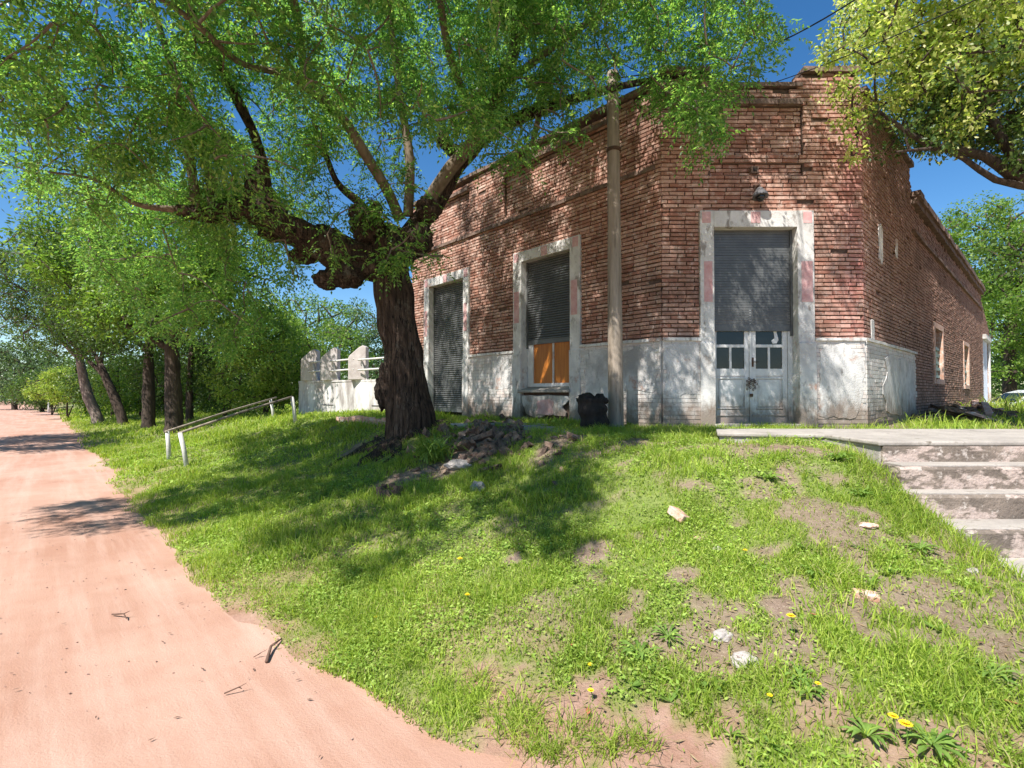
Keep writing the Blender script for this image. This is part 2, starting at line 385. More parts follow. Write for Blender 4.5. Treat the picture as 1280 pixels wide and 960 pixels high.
M['leaf_blue'] = leaf_mat('leaf_blue', [(0, (0.05, 0.095, 0.045)), (0.6, (0.10, 0.165, 0.075)), (1, (0.17, 0.24, 0.11))], 0.35)
M['grass'] = leaf_mat('grass_blade', [(0, (0.15, 0.24, 0.03)), (0.45, (0.30, 0.42, 0.055)), (0.8, (0.45, 0.54, 0.09)), (0.93, (0.42, 0.44, 0.14)), (1, (0.46, 0.38, 0.20))], 0.4, 0.5, 0.25, (1.6, 1.6, 0.6))
M['clover'] = leaf_mat('ground_leaf', [(0, (0.20, 0.32, 0.05)), (0.5, (0.32, 0.46, 0.08)), (1, (0.45, 0.55, 0.14))], 0.35, 0.5, 0.25, (1.5, 1.6, 0.6))
M['weed'] = leaf_mat('weed_leaf', [(0, (0.12, 0.22, 0.04)), (1, (0.25, 0.37, 0.08))], 0.35, 0.45, 0.3, (1.5, 1.6, 0.6))
M['straw'] = leaf_mat('straw', [(0, (0.24, 0.17, 0.09)), (0.6, (0.40, 0.31, 0.18)), (1, (0.22, 0.12, 0.07))], 0.15, 0.8, 0.1, (1, 1, 1))
M['carwhite'], n_, l_, b_ = newmat('white_car_paint'); q = noise(n_, l_, 8, 2, 0.5)
l_.new(ramp(n_, l_, q, [(0.3, (0.70, 0.71, 0.72)), (0.7, (0.76, 0.77, 0.78))]), b_.inputs['Base Color']); b_.inputs['Roughness'].default_value = 0.25; b_.inputs['Coat Weight'].default_value = 0.6
M['rubber'] = noisy('tyre_rubber', (0.02, 0.02, 0.02), (0.04, 0.04, 0.04), 20)
M['zinc'] = noisy('corrugated_zinc', (0.42, 0.46, 0.52), (0.58, 0.62, 0.68), 3, 0.5, 0.2, 0.003, 40)
M['green_paint'] = noisy('pale_green_paint', (0.28, 0.40, 0.33), (0.46, 0.56, 0.50), 8, 0.7)
M['lamp_metal'] = noisy('lamp_metal', (0.05, 0.05, 0.055), (0.14, 0.13, 0.13), 20, 0.5)
M['black_wire'] = noisy('black_wire', (0.015, 0.015, 0.015), (0.03, 0.03, 0.03), 20)
M['cloth'] = noisy('white_rag', (0.60, 0.60, 0.58), (0.72, 0.72, 0.70), 20)
M['redleaf'] = noisy('red_leaf', (0.30, 0.08, 0.04), (0.45, 0.20, 0.10), 20)

# road: red dirt
m, n, l, b = newmat('red_dirt')
c = ramp(n, l, noise(n, l, 0.7, 6, 0.65), [(0.35, (0.36, 0.20, 0.14)), (0.65, (0.46, 0.29, 0.22))])
rot = n.new('ShaderNodeMapping'); g = n.new('ShaderNodeNewGeometry')
rot.inputs['Rotation'].default_value = (0, 0, -math.atan2(UL[1], UL[0])); l.new(g.outputs['Position'], rot.inputs['Vector'])
trk = noise(n, l, 1.0, 5, 0.7, vec=rot.outputs[0], stretch=(0.25, 3.2, 1))
c = mix(n, l, ramp(n, l, trk, [(0.45, 0), (0.70, 0.55)]), c, (0.53, 0.375, 0.305))
c = mix(n, l, ramp(n, l, noise(n, l, 45, 5, 0.75), [(0.60, 0), (0.72, 0.6)]), c, (0.33, 0.19, 0.14))
l.new(c, b.inputs['Base Color']); b.inputs['Roughness'].default_value = 0.95; b.inputs['Specular IOR Level'].default_value = 0.1
h = math_(n, l, 'ADD', noise(n, l, 90, 5, 0.7), math_(n, l, 'MULTIPLY', noise(n, l, 1, 4, 0.7, vec=rot.outputs[0], stretch=(1.0, 7, 1)), .6))
bump(n, l, b, h, 0.55, 0.012); M['dirt'] = m
# ground: soil under turf
m, n, l, b = newmat('soil_and_turf')
at = n.new('ShaderNodeAttribute'); at.attribute_name = 'turf'; ar = n.new('ShaderNodeAttribute'); ar.attribute_name = 'red'
soil = ramp(n, l, noise(n, l, 12, 6, 0.75), [(0.3, (0.17, 0.11, 0.085)), (0.7, (0.34, 0.25, 0.19))])
soil = mix(n, l, ramp(n, l, noise(n, l, 70, 4, 0.7), [(0.58, 0), (0.66, 0.8)]), soil, (0.46, 0.37, 0.28))
soil = mix(n, l, ar.outputs['Fac'], soil, ramp(n, l, noise(n, l, 6, 6, 0.7), [(0.35, (0.33, 0.185, 0.13)), (0.65, (0.44, 0.28, 0.215))]))
grn = ramp(n, l, noise(n, l, 30, 5, 0.75), [(0.3, (0.09, 0.12, 0.03)), (0.5, (0.17, 0.23, 0.05)), (0.7, (0.26, 0.30, 0.09))])
c = mix(n, l, math_(n, l, 'MULTIPLY', at.outputs['Fac'], 0.92), soil, grn)
l.new(c, b.inputs['Base Color']); b.inputs['Roughness'].default_value = 0.95; b.inputs['Specular IOR Level'].default_value = 0.1
bump(n, l, b, noise(n, l, 50, 6, 0.75), 0.9, 0.02); M['ground'] = m

# ------------------------------------------------------------------ terrain
for px, py, r in ((985, 560, 0.26), (1030, 566, 0.22), (930, 556, 0.2), (600, 560, 0.45), (560, 585, 0.38), (500, 600, 0.35), (450, 560, 0.4), (640, 540, 0.35), (730, 545, 0.35),
                  (690, 560, .2), (975, 765, 0.12), (1090, 800, 0.1), (745, 690, 0.17), (1080, 640, .13), (860, 720, .12), (780, 780, .08), (640, 700, .08), (1150, 770, .1), (700, 900, .22), (785, 925, .24), (640, 868, .18), (860, 945, .2), (600, 845, .12), (740, 860, .12), (660, 930, .3)):
    p = G(px, py); BARE.append((p.x, p.y, r))
def axis(segs):
    out = []
    for a, b_, st in segs: out += list(np.arange(a, b_, st))
    return np.array(out)
xs = axis([(-420, -120, 20), (-120, -40, 4), (-40, -16, 0.6), (-16, -5, 0.14), (-5, 6.5, 0.07), (6.5, 14, 0.15), (14, 34, 0.6), (34, 90, 4), (90, 421, 25)])
ys = axis([(-30, -2, 2), (-2, 1.2, 0.3), (1.2, 8, 0.065), (8, 16, 0.12), (16, 34, 0.4), (34, 70, 2), (70, 160, 8), (160, 650, 35)])
X, Y = np.meshgrid(xs, ys); Z = zfun(X, Y)
nx, ny = len(xs), len(ys)
V = np.stack([X.ravel(), Y.ravel(), Z.ravel()], 1)
i, j = np.meshgrid(np.arange(nx - 1), np.arange(ny - 1)); a = (j * nx + i).ravel()
FQ = np.stack([a, a + 1, a + nx + 1, a + nx], 1)
gm = npmesh('ground', V, FQ, True)
tf = turf(X, Y); at = gm.attributes.new('turf', 'FLOAT', 'POINT'); at.data.foreach_set('value', tf.ravel().astype(np.float32))
e, S = road_edge(X, Y); rd = np.clip(1 - (S - 0.10) / 0.12, 0, 1)
at = gm.attributes.new('red', 'FLOAT', 'POINT'); at.data.foreach_set('value', rd.ravel().astype(np.float32))
link('ground', gm, M['ground'], kind='structure')
# dirt road sheet
offl = NL[0] * X + NL[1] * Y; offr = NR[0] * X + NR[1] * Y
rz = ROAD_Z + 0.012 * (fbm(X * 0.8, Y * 0.8, 71) - 0.5)
al = UL[0] * X + UL[1] * Y
for c0 in (1.1, 2.6, 4.2):
    rz = rz - 0.02 * np.exp(-((offl - c0 + 0.1 * vn(al * 0.5, al * 0, 9)) / 0.14) ** 2)
rz = rz + 0.006 * (vn(X * 9, Y * 9, 77) - 0.5)
keep = ((offl > -2.6) & (offl < 9) & (Y > -28)) | ((offr > 3.5) & (offr < 12)) | ((np.hypot(X, Y) < 4.0))
kf = (keep.ravel()[FQ]).all(1) & (np.abs(X.ravel()[FQ[:, 0]]) < 200) & (Y.ravel()[FQ[:, 0]] < 200)
Fr = FQ[kf]; used = np.unique(Fr); remap = np.zeros(nx * ny, np.int64); remap[used] = np.arange(len(used))
Vr = np.stack([X.ravel(), Y.ravel(), rz.ravel()], 1)[used]
link('dirt_road', npmesh('dirt_road', Vr, remap[Fr], True), M['dirt'], kind='structure')

# pavement slab and broken pieces
mb = MB()
mb.prism([(2.25, 5.62), (3.26, 5.36), (3.28, 4.585), (9.0, 4.585), (9.0, 6.15), (2.5, 6.28)], -0.018, 0.022)
mb.prism([(2.28, 5.64), (3.27, 5.38), (3.31, 4.62), (3.6, 4.62), (3.6, 6.1), (2.52, 6.25)], -.2, -.0185)
pav = mb.build('pavement', M['concrete'], kind='structure', bevel=0.012)
mb = MB()
for px, py, sx, sy in ((640, 533, 0.7, 0.5), (720, 541, 0.55, 0.35), (675, 537, 0.5, 0.3), (590, 531, .5, .4)):
    g = G(px, py); pts = [(g.x + math.cos(t) * sx * random.uniform(.7, 1), g.y + math.sin(t) * sy * random.uniform(.7, 1)) for t in np.arange(0, 6.2, 0.8)]
    mb.prism(pts, g.z - 0.06, g.z + 0.035)
mb.build('broken_pavement', M['concrete'], kind='structure', bevel=0.008)

# ------------------------------------------------------------------ building
bld = empty('corner_building', (3.77, 7.9, 0), label='old single-storey red brick corner building with whitewashed plinth and chamfered corner door', cat='building')
def wallmap(O, U, Nn):
    def f(s, d, z): return Vector((O[0] + U[0] * s + Nn[0] * d, O[1] + U[1] * s + Nn[1] * d, z))
    ang = math.atan2(U[1], U[0])
    R = Matrix(((U[0], Nn[0], 0), (U[1], Nn[1], 0), (0, 0, 1)))
    return f, R
PL_TOP = 1.24
walls = {
 'left': dict(O=(2.25, 7.67), U=UL, N=NL, L=7.05,
    open=[(1.787, 3.02, 0.5, 3.0), (4.875, 6.226, -0.2, 3.0)],
    frames=[(1.56, 3.25, 0, 3.2), (4.68, 6.43, 0, 3.2)],
    rec=[(0.85, 3.55, 3.98, 4.88), (4.7, 6.5, 3.98, 4.88)], top=lambda s: 5.16 if 3.55 < s < 4.7 or s < 0.85 or s > 6.5 else 5.08, z0=1.24),
 'front': dict(O=(2.25, 7.67), U=(1, 0), N=(0, -1), L=3.03,
    open=[(0.78, 2.03, -0.2, 2.95)], frames=[(0.57, 2.28, 0, 3.2)],
    rec=[(0.75, 2.15, 4.05, 4.80), (0.75, 2.15, 3.76, 3.93)], top=lambda s: 5.10 if 0.75 < s < 2.15 else 5.32, z0=1.24),
 'right': dict(O=(5.28, 7.67), U=UR, N=NR, L=21.4,
    open=[(6.55, 7.75, 0.80, 2.02), (12.2, 13.4, 0.72, 1.98), (18.5, 20.6, -0.3, 2.65)],
    frames=[(6.40, 7.92, 0.68, 2.16), (12.05, 13.55, 0.6, 2.1)],
    rec=[], top=lambda s: 5.05 if s < 3.9 else (4.32 if s < 18 else 4.15 - (s - 18) * 0.28), z0=0.0),
}
objs_bricks = []; MBB = MB(); MBW = MB(); MBC = MB()
COURSE = 0.0625; BL = 0.245
for wn_, W in walls.items():
    f, R = wallmap(W['O'], W['U'], W['N']); L = W['L']
    def depth(s, z):
        for a0, a1, z0, z1 in W['rec']:
            if a0 < s < a1 and z0 < z < z1: return -0.055
        return 0.0
    # core cells
    OP = [(o[0] - .03, o[1] + .03, o[2], o[3] + .03) for o in W['open']]
    sb = sorted({0, L} | {v for o in OP for v in o[:2]} | {v for o in W['rec'] for v in o[:2]} | ({3.9, 18.0, 19, 20} if wn_ == 'right' else set()))
    zb = sorted({-0.3, 5.6} | {v for o in OP for v in o[2:]} | {v for o in W['rec'] for v in o[2:]})
    for s0, s1 in zip(sb[:-1], sb[1:]):
        top = W['top']((s0 + s1) / 2) - 0.03
        for z0, z1 in zip(zb[:-1], zb[1:]):
            z1 = min(z1, top)
            if z1 <= z0: continue
            sm, zm = (s0 + s1) / 2, (z0 + z1) / 2
            if any(o[0] - .001 < sm < o[1] + .001 and o[2] - .001 < zm < o[3] + .001 for o in OP): continue
            d1 = depth(sm, zm) - 0.028
            e0 = s0 + (0.02 if s0 == 0 else 0); e1 = s1 - (0.02 if s1 == L and wn_ == 'front' else 0)
            MBC.box(f((e0 + e1) / 2, (d1 - 0.30) / 2 - 0.0, (z0 + z1) / 2), (e1 - e0, d1 + 0.30, z1 - z0), R)
    # bricks
    row = 0; z = -0.06 if wn_ != 'x' else 0
    zc = 0.0
    while zc < 5.4:
        z0 = zc; z1 = zc + COURSE; off = (row % 2) * BL / 2 + random.uniform(-0.02, 0.02)
        s = -off
        while s < L:
            ln = BL * random.uniform(0.94, 1.05) * (0.5 if random.random() < 0.12 else 1)
            a0, a1 = max(s, 0.0), min(s + ln, L); s += ln
            if a1 - a0 < 0.05: continue
            cz = z0 + COURSE / 2; cs = (a0 + a1) / 2
            if z1 > W['top'](cs) + random.uniform(-0.05, 0.02): continue
            # clip against openings and frames
            segs = [(a0, a1)]
            for (o0, o1, oz0, oz1) in W['open'] + W['frames']:
                if oz0 - 0.01 < cz < oz1 + 0.0:
                    ns = []
                    for p0, p1 in segs:
                        if p1 <= o0 or p0 >= o1: ns.append((p0, p1)); continue
                        if p0 < o0: ns.append((p0, o0))
                        if p1 > o1: ns.append((o1, p1))
                    segs = ns
            for (o0, o1, oz0, oz1) in W['rec']:
                if oz0 < cz < oz1:
                    ns = []
                    for p0, p1 in segs:
                        cuts = [p0] + [v for v in (o0, o1) if p0 + .01 < v < p1 - .01] + [p1]; ns += list(zip(cuts[:-1], cuts[1:]))
                    segs = ns
            for p0, p1 in segs:
                if p1 - p0 < 0.035: continue
                cs = (p0 + p1) / 2
                d = depth(cs, cz); white = False
                plinth = (cz < PL_TOP and (wn_ != 'right' or cs < 3.9))
                if plinth: d += 0.035; white = True
                if random.random() < 0.008 and not plinth: continue       # lost bricks
                h = COURSE - random.uniform(0.016, 0.021); lw = p1 - p0 - random.uniform(0.010, 0.020)
                if plinth: h = COURSE - 0.007; lw = p1 - p0 - 0.006
                dd = random.uniform(-0.006, 0.005) if not plinth else random.uniform(-0.003, 0.002)
                dep = 0.09
                Rz = R @ Matrix.Rotation(random.uniform(-0.02, 0.02), 3, 'Z') @ Matrix.Rotation(random.uniform(-0.025, 0.025), 3, 'Y')
                if plinth: Rz = R
                c = f(cs, d + dd - dep / 2, cz + random.uniform(-0.002, 0.002))
                if wn_ == 'front' and not plinth: objs_bricks.append((c, (lw, dep, h), Rz))
                elif white: MBW.box(c, (lw, dep, h), Rz, 0.0015)
                else: MBB.box(c, (lw, dep, h), Rz, 0.004)
        zc += COURSE; row += 1
objs_bricks.sort(key=lambda t: (t[0] - Vector((3.7, 6.0, 1.9))).length)
meshes = []
for k in range(24):
    mb = MB(); mb.box((0, 0, 0), (1, 1, 1), None, 0.0); me = mb.mesh('brick')
    for v in me.vertices:
        v.co += Vector((random.uniform(-.02, .02), random.uniform(-.03, .03), random.uniform(-.07, .07)))
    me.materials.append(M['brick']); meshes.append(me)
bi = world(bld).inverted()
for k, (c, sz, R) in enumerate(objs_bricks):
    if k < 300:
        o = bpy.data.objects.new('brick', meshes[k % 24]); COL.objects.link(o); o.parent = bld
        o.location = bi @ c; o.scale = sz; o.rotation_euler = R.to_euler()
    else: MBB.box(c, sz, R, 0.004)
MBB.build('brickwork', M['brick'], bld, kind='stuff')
MBW.build('plinth_brickwork', M['white_brick'], bld, kind='stuff', label='whitewashed brick courses of the plinth')
MBC.build('wall', M['mortar'], bld)

# coping, ledges, plinth cap, plaster skins
fL, RL_ = wallmap(walls['left']['O'], UL, NL); fF, RF_ = wallmap((2.25, 7.67), (1, 0), (0, -1)); fR, RR_ = wallmap((5.28, 7.67), UR, NR)
def wbox(mb, f, R, s0, s1, d0, d1, z0, z1, jit=0): mb.box(f((s0 + s1) / 2, (d0 + d1) / 2, (z0 + z1) / 2), (s1 - s0, d1 - d0, z1 - z0), R, jit)
def ragged(mb, f, R, s0, s1, d0, d1, z0, z1, step=0.3, j=0.01):
    s = s0
    while s < s1 - 0.01:
        e = min(s1, s + step * random.uniform(0.7, 1.3))
        wbox(mb, f, R, s + 0.003, e - 0.003, d0, d1 + random.uniform(-j, j), z0 + random.uniform(-j, j) * .4, z1 + random.uniform(-j, j) * .6, 0.002); s = e
mb = MB()
ragged(mb, fF, RF_, 0.77, 2.14, -0.06, 0.035, 4.82, 4.90)
ragged(mb, fF, RF_, 0.0, 0.76, -0.3, 0.05, 5.31, 5.39); ragged(mb, fF, RF_, 2.15, 3.03, -0.3, 0.05, 5.31, 5.39)
ragged(mb, fF, RF_, 0.77, 2.14, -0.3, 0.03, 5.09, 5.15)
ragged(mb, fL, RL_, 0.05, 7.0, -0.3, 0.06, 5.15, 5.22); ragged(mb, fL, RL_, 0.86, 3.5, -0.06, 0.045, 4.90, 4.97); ragged(mb, fL, RL_, 4.72, 6.4, -0.06, 0.045, 4.90, 4.97)
ragged(mb, fL, RL_, 0.1, 7.0, -0.05, 0.045, 3.86, 3.92)
ragged(mb, fR, RR_, 0.05, 3.9, -0.3, 0.06, 5.04, 5.12)
mb.build('coping', M['ledge'], bld)
mb = MB()
ragged(mb, fR, RR_, 3.92, 18.0, -0.3, 0.09, 4.31, 4.43, 0.6, 0.012); ragged(mb, fR, RR_, 3.92, 18.0, -0.3, 0.14, 4.435, 4.56, 0.5, 0.015)
ragged(mb, fR, RR_, 3.92, 18.0, -0.02, 0.06, 3.72, 3.79, 0.5)
mb.build('cornice', M['ledge'], bld)
for (f, R, spans) in ((fF, RF_, [(0.0, 0.60), (2.25, 3.03)]), (fL, RL_, [(0.0, 1.58), (3.2, 4.70), (6.4, 7.02)]), (fR, RR_, [(0.0, 3.88)])):
    for a0, a1 in spans:
        mb = MB(); wbox(mb, f, R, a0, a1, -.02, .0265, -.1, PL_TOP - .002); mb.build('plinth_backing', M['plinth'], bld)
mb = MB()      # plinth cap
for (f, R, spans) in ((fF, RF_, [(0.0, 0.57), (2.28, 3.03)]), (fL, RL_, [(0.0, 1.56), (3.25, 4.68), (6.43, 7.02)]), (fR, RR_, [(0.0, 3.9)])):
    for a0, a1 in spans: ragged(mb, f, R, a0, a1, -0.02, 0.062, PL_TOP, PL_TOP + 0.045, 0.5, 0.006)
mb.build('plinth_cap', M['plaster'], bld)
mb = MB()      # plaster skin that survives on the plinth
def skin(f, s0, s1, z0, z1, d, seed):
    n = 26; pts = []
    for k in range(n):
        t = k / n * 2 * math.pi; cx, cz = math.cos(t), math.sin(t)
        m_ = max(abs(cx), abs(cz)); r = 1 / m_ * (0.86 + 0.14 * mn.noise(Vector((t * 1.7, seed, 0))) * 2 if True else 1); r = min(r, 1 / m_)
        pts.append(((s0 + s1) / 2 + cx * r * (s1 - s0) / 2, (z0 + z1) / 2 + cz * r * (z1 - z0) / 2))
    mb.prism(pts, 0.0, d, lambda p: f(p[0], p[2], p[1]))
skin(fF, 2.285, 3.02, 0.0, 1.235, 0.043, 1); skin(fF, 0.0, 0.56, 0.35, 1.235, 0.041, 2.2); skin(fL, 0.02, 0.75, 0.45, 1.23, 0.042, 3.7)
skin(fL, 0.75, 1.5, 0.25, 1.235, 0.041, 9.7); skin(fR, 0.95, 3.85, 0.0, 1.16, 0.045, 4.1); skin(fL, 3.3, 3.9, 0.5, 1.235, 0.041, 6.3)
skin(fL, 1.80, 3.0, 0.0, 0.44, 0.045, 7.3)
mb.build('plinth_plaster', M['plinth'], bld)
mb = MB()
skin(fR, 0.42, 0.62, 1.15, 1.65, 0.012, 5); skin(fR, 1.0, 1.3, 2.6, 3.3, 0.012, 8); skin(fR, 2.3, 2.5, 2.9, 3.3, 0.010, 9)
mb.build('plaster_patch', M['plaster'], bld)

# plaster frames round the openings
def frame(f, R, o0, o1, z0, zt, i0, i1, it, ins=True, mat='plaster', fd=0.038):
    mb = MB(); base = z0
    wbox(mb, f, R, o0, i0, -0.22, fd, base - 0.1, zt, 0.002)
    fr = mb.build('door_frame', M[mat], bld, bevel=0.006)
    mb = MB(); wbox(mb, f, R, i1, o1, -0.22, fd, base - 0.1, zt, 0.002); wbox(mb, f, R, i0 + .001, i1 - .001, -0.22, fd - 0.002, it, zt - 0.002, 0)
    mb.build('door_frame_side', M[mat], fr, bevel=0.006)
    if ins:
        mb = MB(); g = 0.004
        h = zt - z0
        for (a0, a1) in ((o0 + .055, i0 - 0.03), (i1 + .055, o1 - 0.03)):
            wbox(mb, f, R, a0, a1, 0, fd + g, z0 + h * 0.57, z0 + h * 0.76)
            wbox(mb, f, R, a0, a1, 0, fd + g, z0 + h * 0.14, z0 + h * 0.27)
        mc = (i0 + i1) / 2
        for a0, a1 in ((mc - .07, mc + .07), (o0 + .03, o0 + .16), (o1 - .16, o1 - .03)): wbox(mb, f, R, a0, a1, 0, fd + g, zt - 0.19, zt - 0.02)
        mb.build('faded_panel', M['pink'], fr)
        mb = MB()
        for (a0, a1) in ((o0 - .01, i0 - .002), (i1 + .002, o1 + .01)): wbox(mb, f, R, a0, a1, 0.0, fd + 0.022, -0.05, PL_TOP - 0.03, 0.003)
        mb.build('frame_base', M['plaster'], fr, bevel=0.006)
    return fr
frame(fF, RF_, 0.57, 2.28, 0, 3.2, 0.78, 2.03, 2.95)
frame(fL, RL_, 1.56, 3.25, 0, 3.2, 1.787, 3.02, 3.0)
frame(fL, RL_, 4.68, 6.43, 0, 3.2, 4.875, 6.226, 3.0)

def shutter(f, R, s0, s1, z0, z1, d=-0.13, pitch=0.054, label=None):
    sh = empty('roller_shutter', bi @ f((s0 + s1) / 2, d, z0)); sh.parent = bld
    if label: sh['label'] = label
    mb = MB(); wbox(mb, f, R, s0, s0 + .03, d - .03, d + .03, z0 - .1, z1); wbox(mb, f, R, s1 - .03, s1, d - .03, d + .03, z0 - .1, z1)
    mb.build('guide_rail', M['shutter'], sh)
    mb = MB(); wbox(mb, f, R, s0 + .03, s1 - .03, d - .02, d + .018, z0 - 0.03, z0 + 0.055); mb.build('bottom_bar', M['shutter'], sh)
    # slat profile
    prof = []
    hh = pitch
    for k in range(6):
        t = k / 5; prof.append((0.016 * math.sin(math.pi * min(1, t * 1.05)) ** 0.8 if 0 < t < 1 else 0.0, t * hh * 0.9))
    prof += [(-0.006, hh * 0.9), (-0.006, 0.0)]
    mb = MB(); w_ = (s1 - s0 - 0.062) / 2; b0 = 0
    for sgn in (-1, 1):
        for a_, c_ in prof: mb.v.append((sgn * w_, a_, c_))
    n_ = len(prof)
    for k in range(n_): mb.f.append((k, (k + 1) % n_, n_ + (k + 1) % n_, n_ + k))
    mb.f.append(tuple(range(n_))); mb.f.append(tuple(n_ + k for k in reversed(range(n_))))
    me = mb.mesh('slat'); me.materials.append(M['shutter'])
    z = z0 + 0.055; M4 = world(sh).inverted()
    while z < z1 - 0.01:
        o = bpy.data.objects.new('slat', me); COL.objects.link(o); o.parent = sh
        o.location = M4 @ f((s0 + s1) / 2, d + random.uniform(-.001, .001), z); o.rotation_euler = R.to_euler()
        o.rotation_euler[1] += random.uniform(-0.0012, 0.0012)
        z += pitch
    return sh
shutter(fF, RF_, 0.785, 2.025, 1.43, 2.95, pitch=0.040)
shutter(fL, RL_, 1.792, 3.015, 1.42, 3.0, pitch=0.045)
shutter(fL, RL_, 4.88, 6.221, 0.06, 3.0, pitch=0.048)

# corner double door
def leaf(s0, s1, hinge_left):
    d = -0.155; f, R = fF, RF_
    root = empty('door_leaf', bi @ f((s0 + s1) / 2, d, 0)); root.parent = bld
    st = 0.075; mb = MB(); t0, t1 = d - 0.03, d + 0.012
    wbox(mb, f, R, s0, s0 + st, t0, t1, 0.0, 1.75); wbox(mb, f, R, s1 - st, s1, t0, t1, 0.0, 1.75)
    for z0, z1 in ((0.0, 0.20), (0.72, 0.83), (1.155, 1.20), (1.40, 1.75)):
        wbox(mb, f, R, s0 + st, s1 - st, t0, t1 - 0.001, z0, z1)
    mc = (s0 + s1) / 2
    wbox(mb, f, R, mc - 0.017, mc + 0.017, t0, t1 - 0.002, 0.83, 1.155)
    mb.build('stile', M['door_paint'], root, bevel=0.003)
    mb = MB(); wbox(mb, f, R, s0 + st, s1 - st, t0 + .012, t1 - 0.022, 0.20, 0.72); mb.build('panel', M['door_paint'], root)
    mb = MB(); a, b_, c_, e = s0 + st + .035, s1 - st - .035, 0.245, 0.665
    wbox(mb, f, R, a, b_, t0 + .01, t1 - .006, c_, e); mb.build('raised_panel', M['door_paint'], root, bevel=0.012)
    mb = MB()
    for z in (0.675, 0.215): wbox(mb, f, R, s0 + st, s1 - st, t1 - .02, t1 + .006, z, z + .022)
    wbox(mb, f, R, s0 + .01, s1 - .01, t1 - .01, t1 + .014, 0.11, 0.135)
    mb.build('moulding', M['door_paint'], root, bevel=0.004)
    for a0, a1, z0, z1 in ((s0 + st, mc - .017, .83, 1.155), (mc + .017, s1 - st, .83, 1.155), (s0 + st, s1 - st, 1.20, 1.40)):
        mb = MB(); wbox(mb, f, R, a0, a1, d - .012, d - .006, z0, z1); mb.build('pane', M['glass'], root)
    return root
dl_ = leaf(0.80, 1.375, True); dr_ = leaf(1.40, 1.955, False)
mb = MB(); wbox(mb, fF, RF_, 1.372, 1.403, -.14, -.125, 0, 1.75); wbox(mb, fF, RF_, 1.96, 2.03, -.2, -.13, 0, 1.75); wbox(mb, fF, RF_, .78, .797, -.2, -.135, 0, 1.75)
mb.build('door_jamb', M['door_paint'], bld, bevel=0.003)
mb = MB(); p = fF(1.42, -0.12, 0.93); mb.tube([p, p + Vector((0, -.03, 0)), p + Vector((.07, -.035, 0))], 0.007, 8); wbox(mb, fF, RF_, 1.405, 1.435, -.14, -.128, .86, 1.0)
mb.build('door_handle', M['iron'], dr_, smooth=True)
mb = MB(); mb.prism([(1.74, 1.215), (1.80, 1.22), (1.83, 1.27), (1.80, 1.40), (1.755, 1.40), (1.77, 1.30), (1.72, 1.26)], -0.158, -0.155, lambda p: fF(p[0], p[2], p[1]))
mb.build('glass_shard', M['cloth'], dr_)
mb = MB(); wbox(mb, fF, RF_, .76, 2.05, -.3, .07, -.12, -.002); mb.build('door_step', M['concrete'], bld, bevel=0.01)
# chain and padlock
ch = empty('door_chain', fF(1.385, -0.1, 0.5), label='rusty chain and padlock holding the two white door leaves shut', cat='chain')
mb = MB(); k = 0
path = [fF(1.345 + 0.03 * math.sin(t * 2.1), -0.10, 0.68 - 0.02 * t) for t in range(9)] + [fF(1.425 + 0.02 * math.sin(t * 1.7), -0.10, 0.66 - 0.025 * t) for t in range(7)] + [fF(1.34 + 0.02 * t, -0.09, 0.60 - 0.006 * (t - 3) ** 2 + .05) for t in range(7)]
for k, c in enumerate(path):
    ring = [c + Vector((0.011 * math.cos(a_), (0.004 if k % 2 else 0.011) * math.sin(a_) * 0.5, 0.018 * math.sin(a_))) for a_ in np.linspace(0, 2 * math.pi, 9)]
    mb.tube(ring, 0.0045, 5, caps=False)
mb.build('chain_links', M['iron'], ch, smooth=True)
mb = MB(); wbox(mb, fF, RF_, 1.36, 1.405, -.115, -.085, .40, .45); mb.build('padlock', M['iron'], ch, bevel=.006)

# middle window: boards and sill
win = empty('window', bi @ fL(2.4, -0.12, 0.6)); win.parent = bld
mb = MB(); f, R = fL, RL_
wbox(mb, f, R, 1.79, 1.85, -.19, -.13, .58, 1.44); wbox(mb, f, R, 2.86, 3.015, -.19, -.13, .58, 1.44)
wbox(mb, f, R, 1.85, 2.86, -.19, -.132, .58, .645); mb.build('window_frame', M['door_paint'], win, bevel=.003)
mb = MB(); wbox(mb, f, R, 2.325, 2.36, -.185, -.137, .645, 1.44); mb.build('mullion', M['plaster'], win)
for a0, a1 in ((1.85, 2.325), (2.36, 2.86)):
    mb = MB(); wbox(mb, f, R, a0 + .001, a1 - .001, -.175, -.155, .646, 1.46); mb.build('board', M['orange_wood'], win)
mb = MB(); b0 = len(mb.v)
sill = [(-.2, .585), (.10, .515), (.10, .47), (-.2, .47)]
for s_ in (1.76, 3.04):
    for d_, z_ in sill: mb.v.append(tuple(f(s_, d_, z_)))
for k in range(4): mb.f.append((k, (k + 1) % 4, 4 + (k + 1) % 4, 4 + k))
mb.f += [(0, 1, 2, 3), (7, 6, 5, 4)]
mb.build('window_sill', M['concrete'], bld, bevel=.008)
mb = MB(); skin(fL, 2.15, 2.6, 0.05, 0.36, 0.052, 3.3); mb.build('faded_panel', M['pink'], bld)

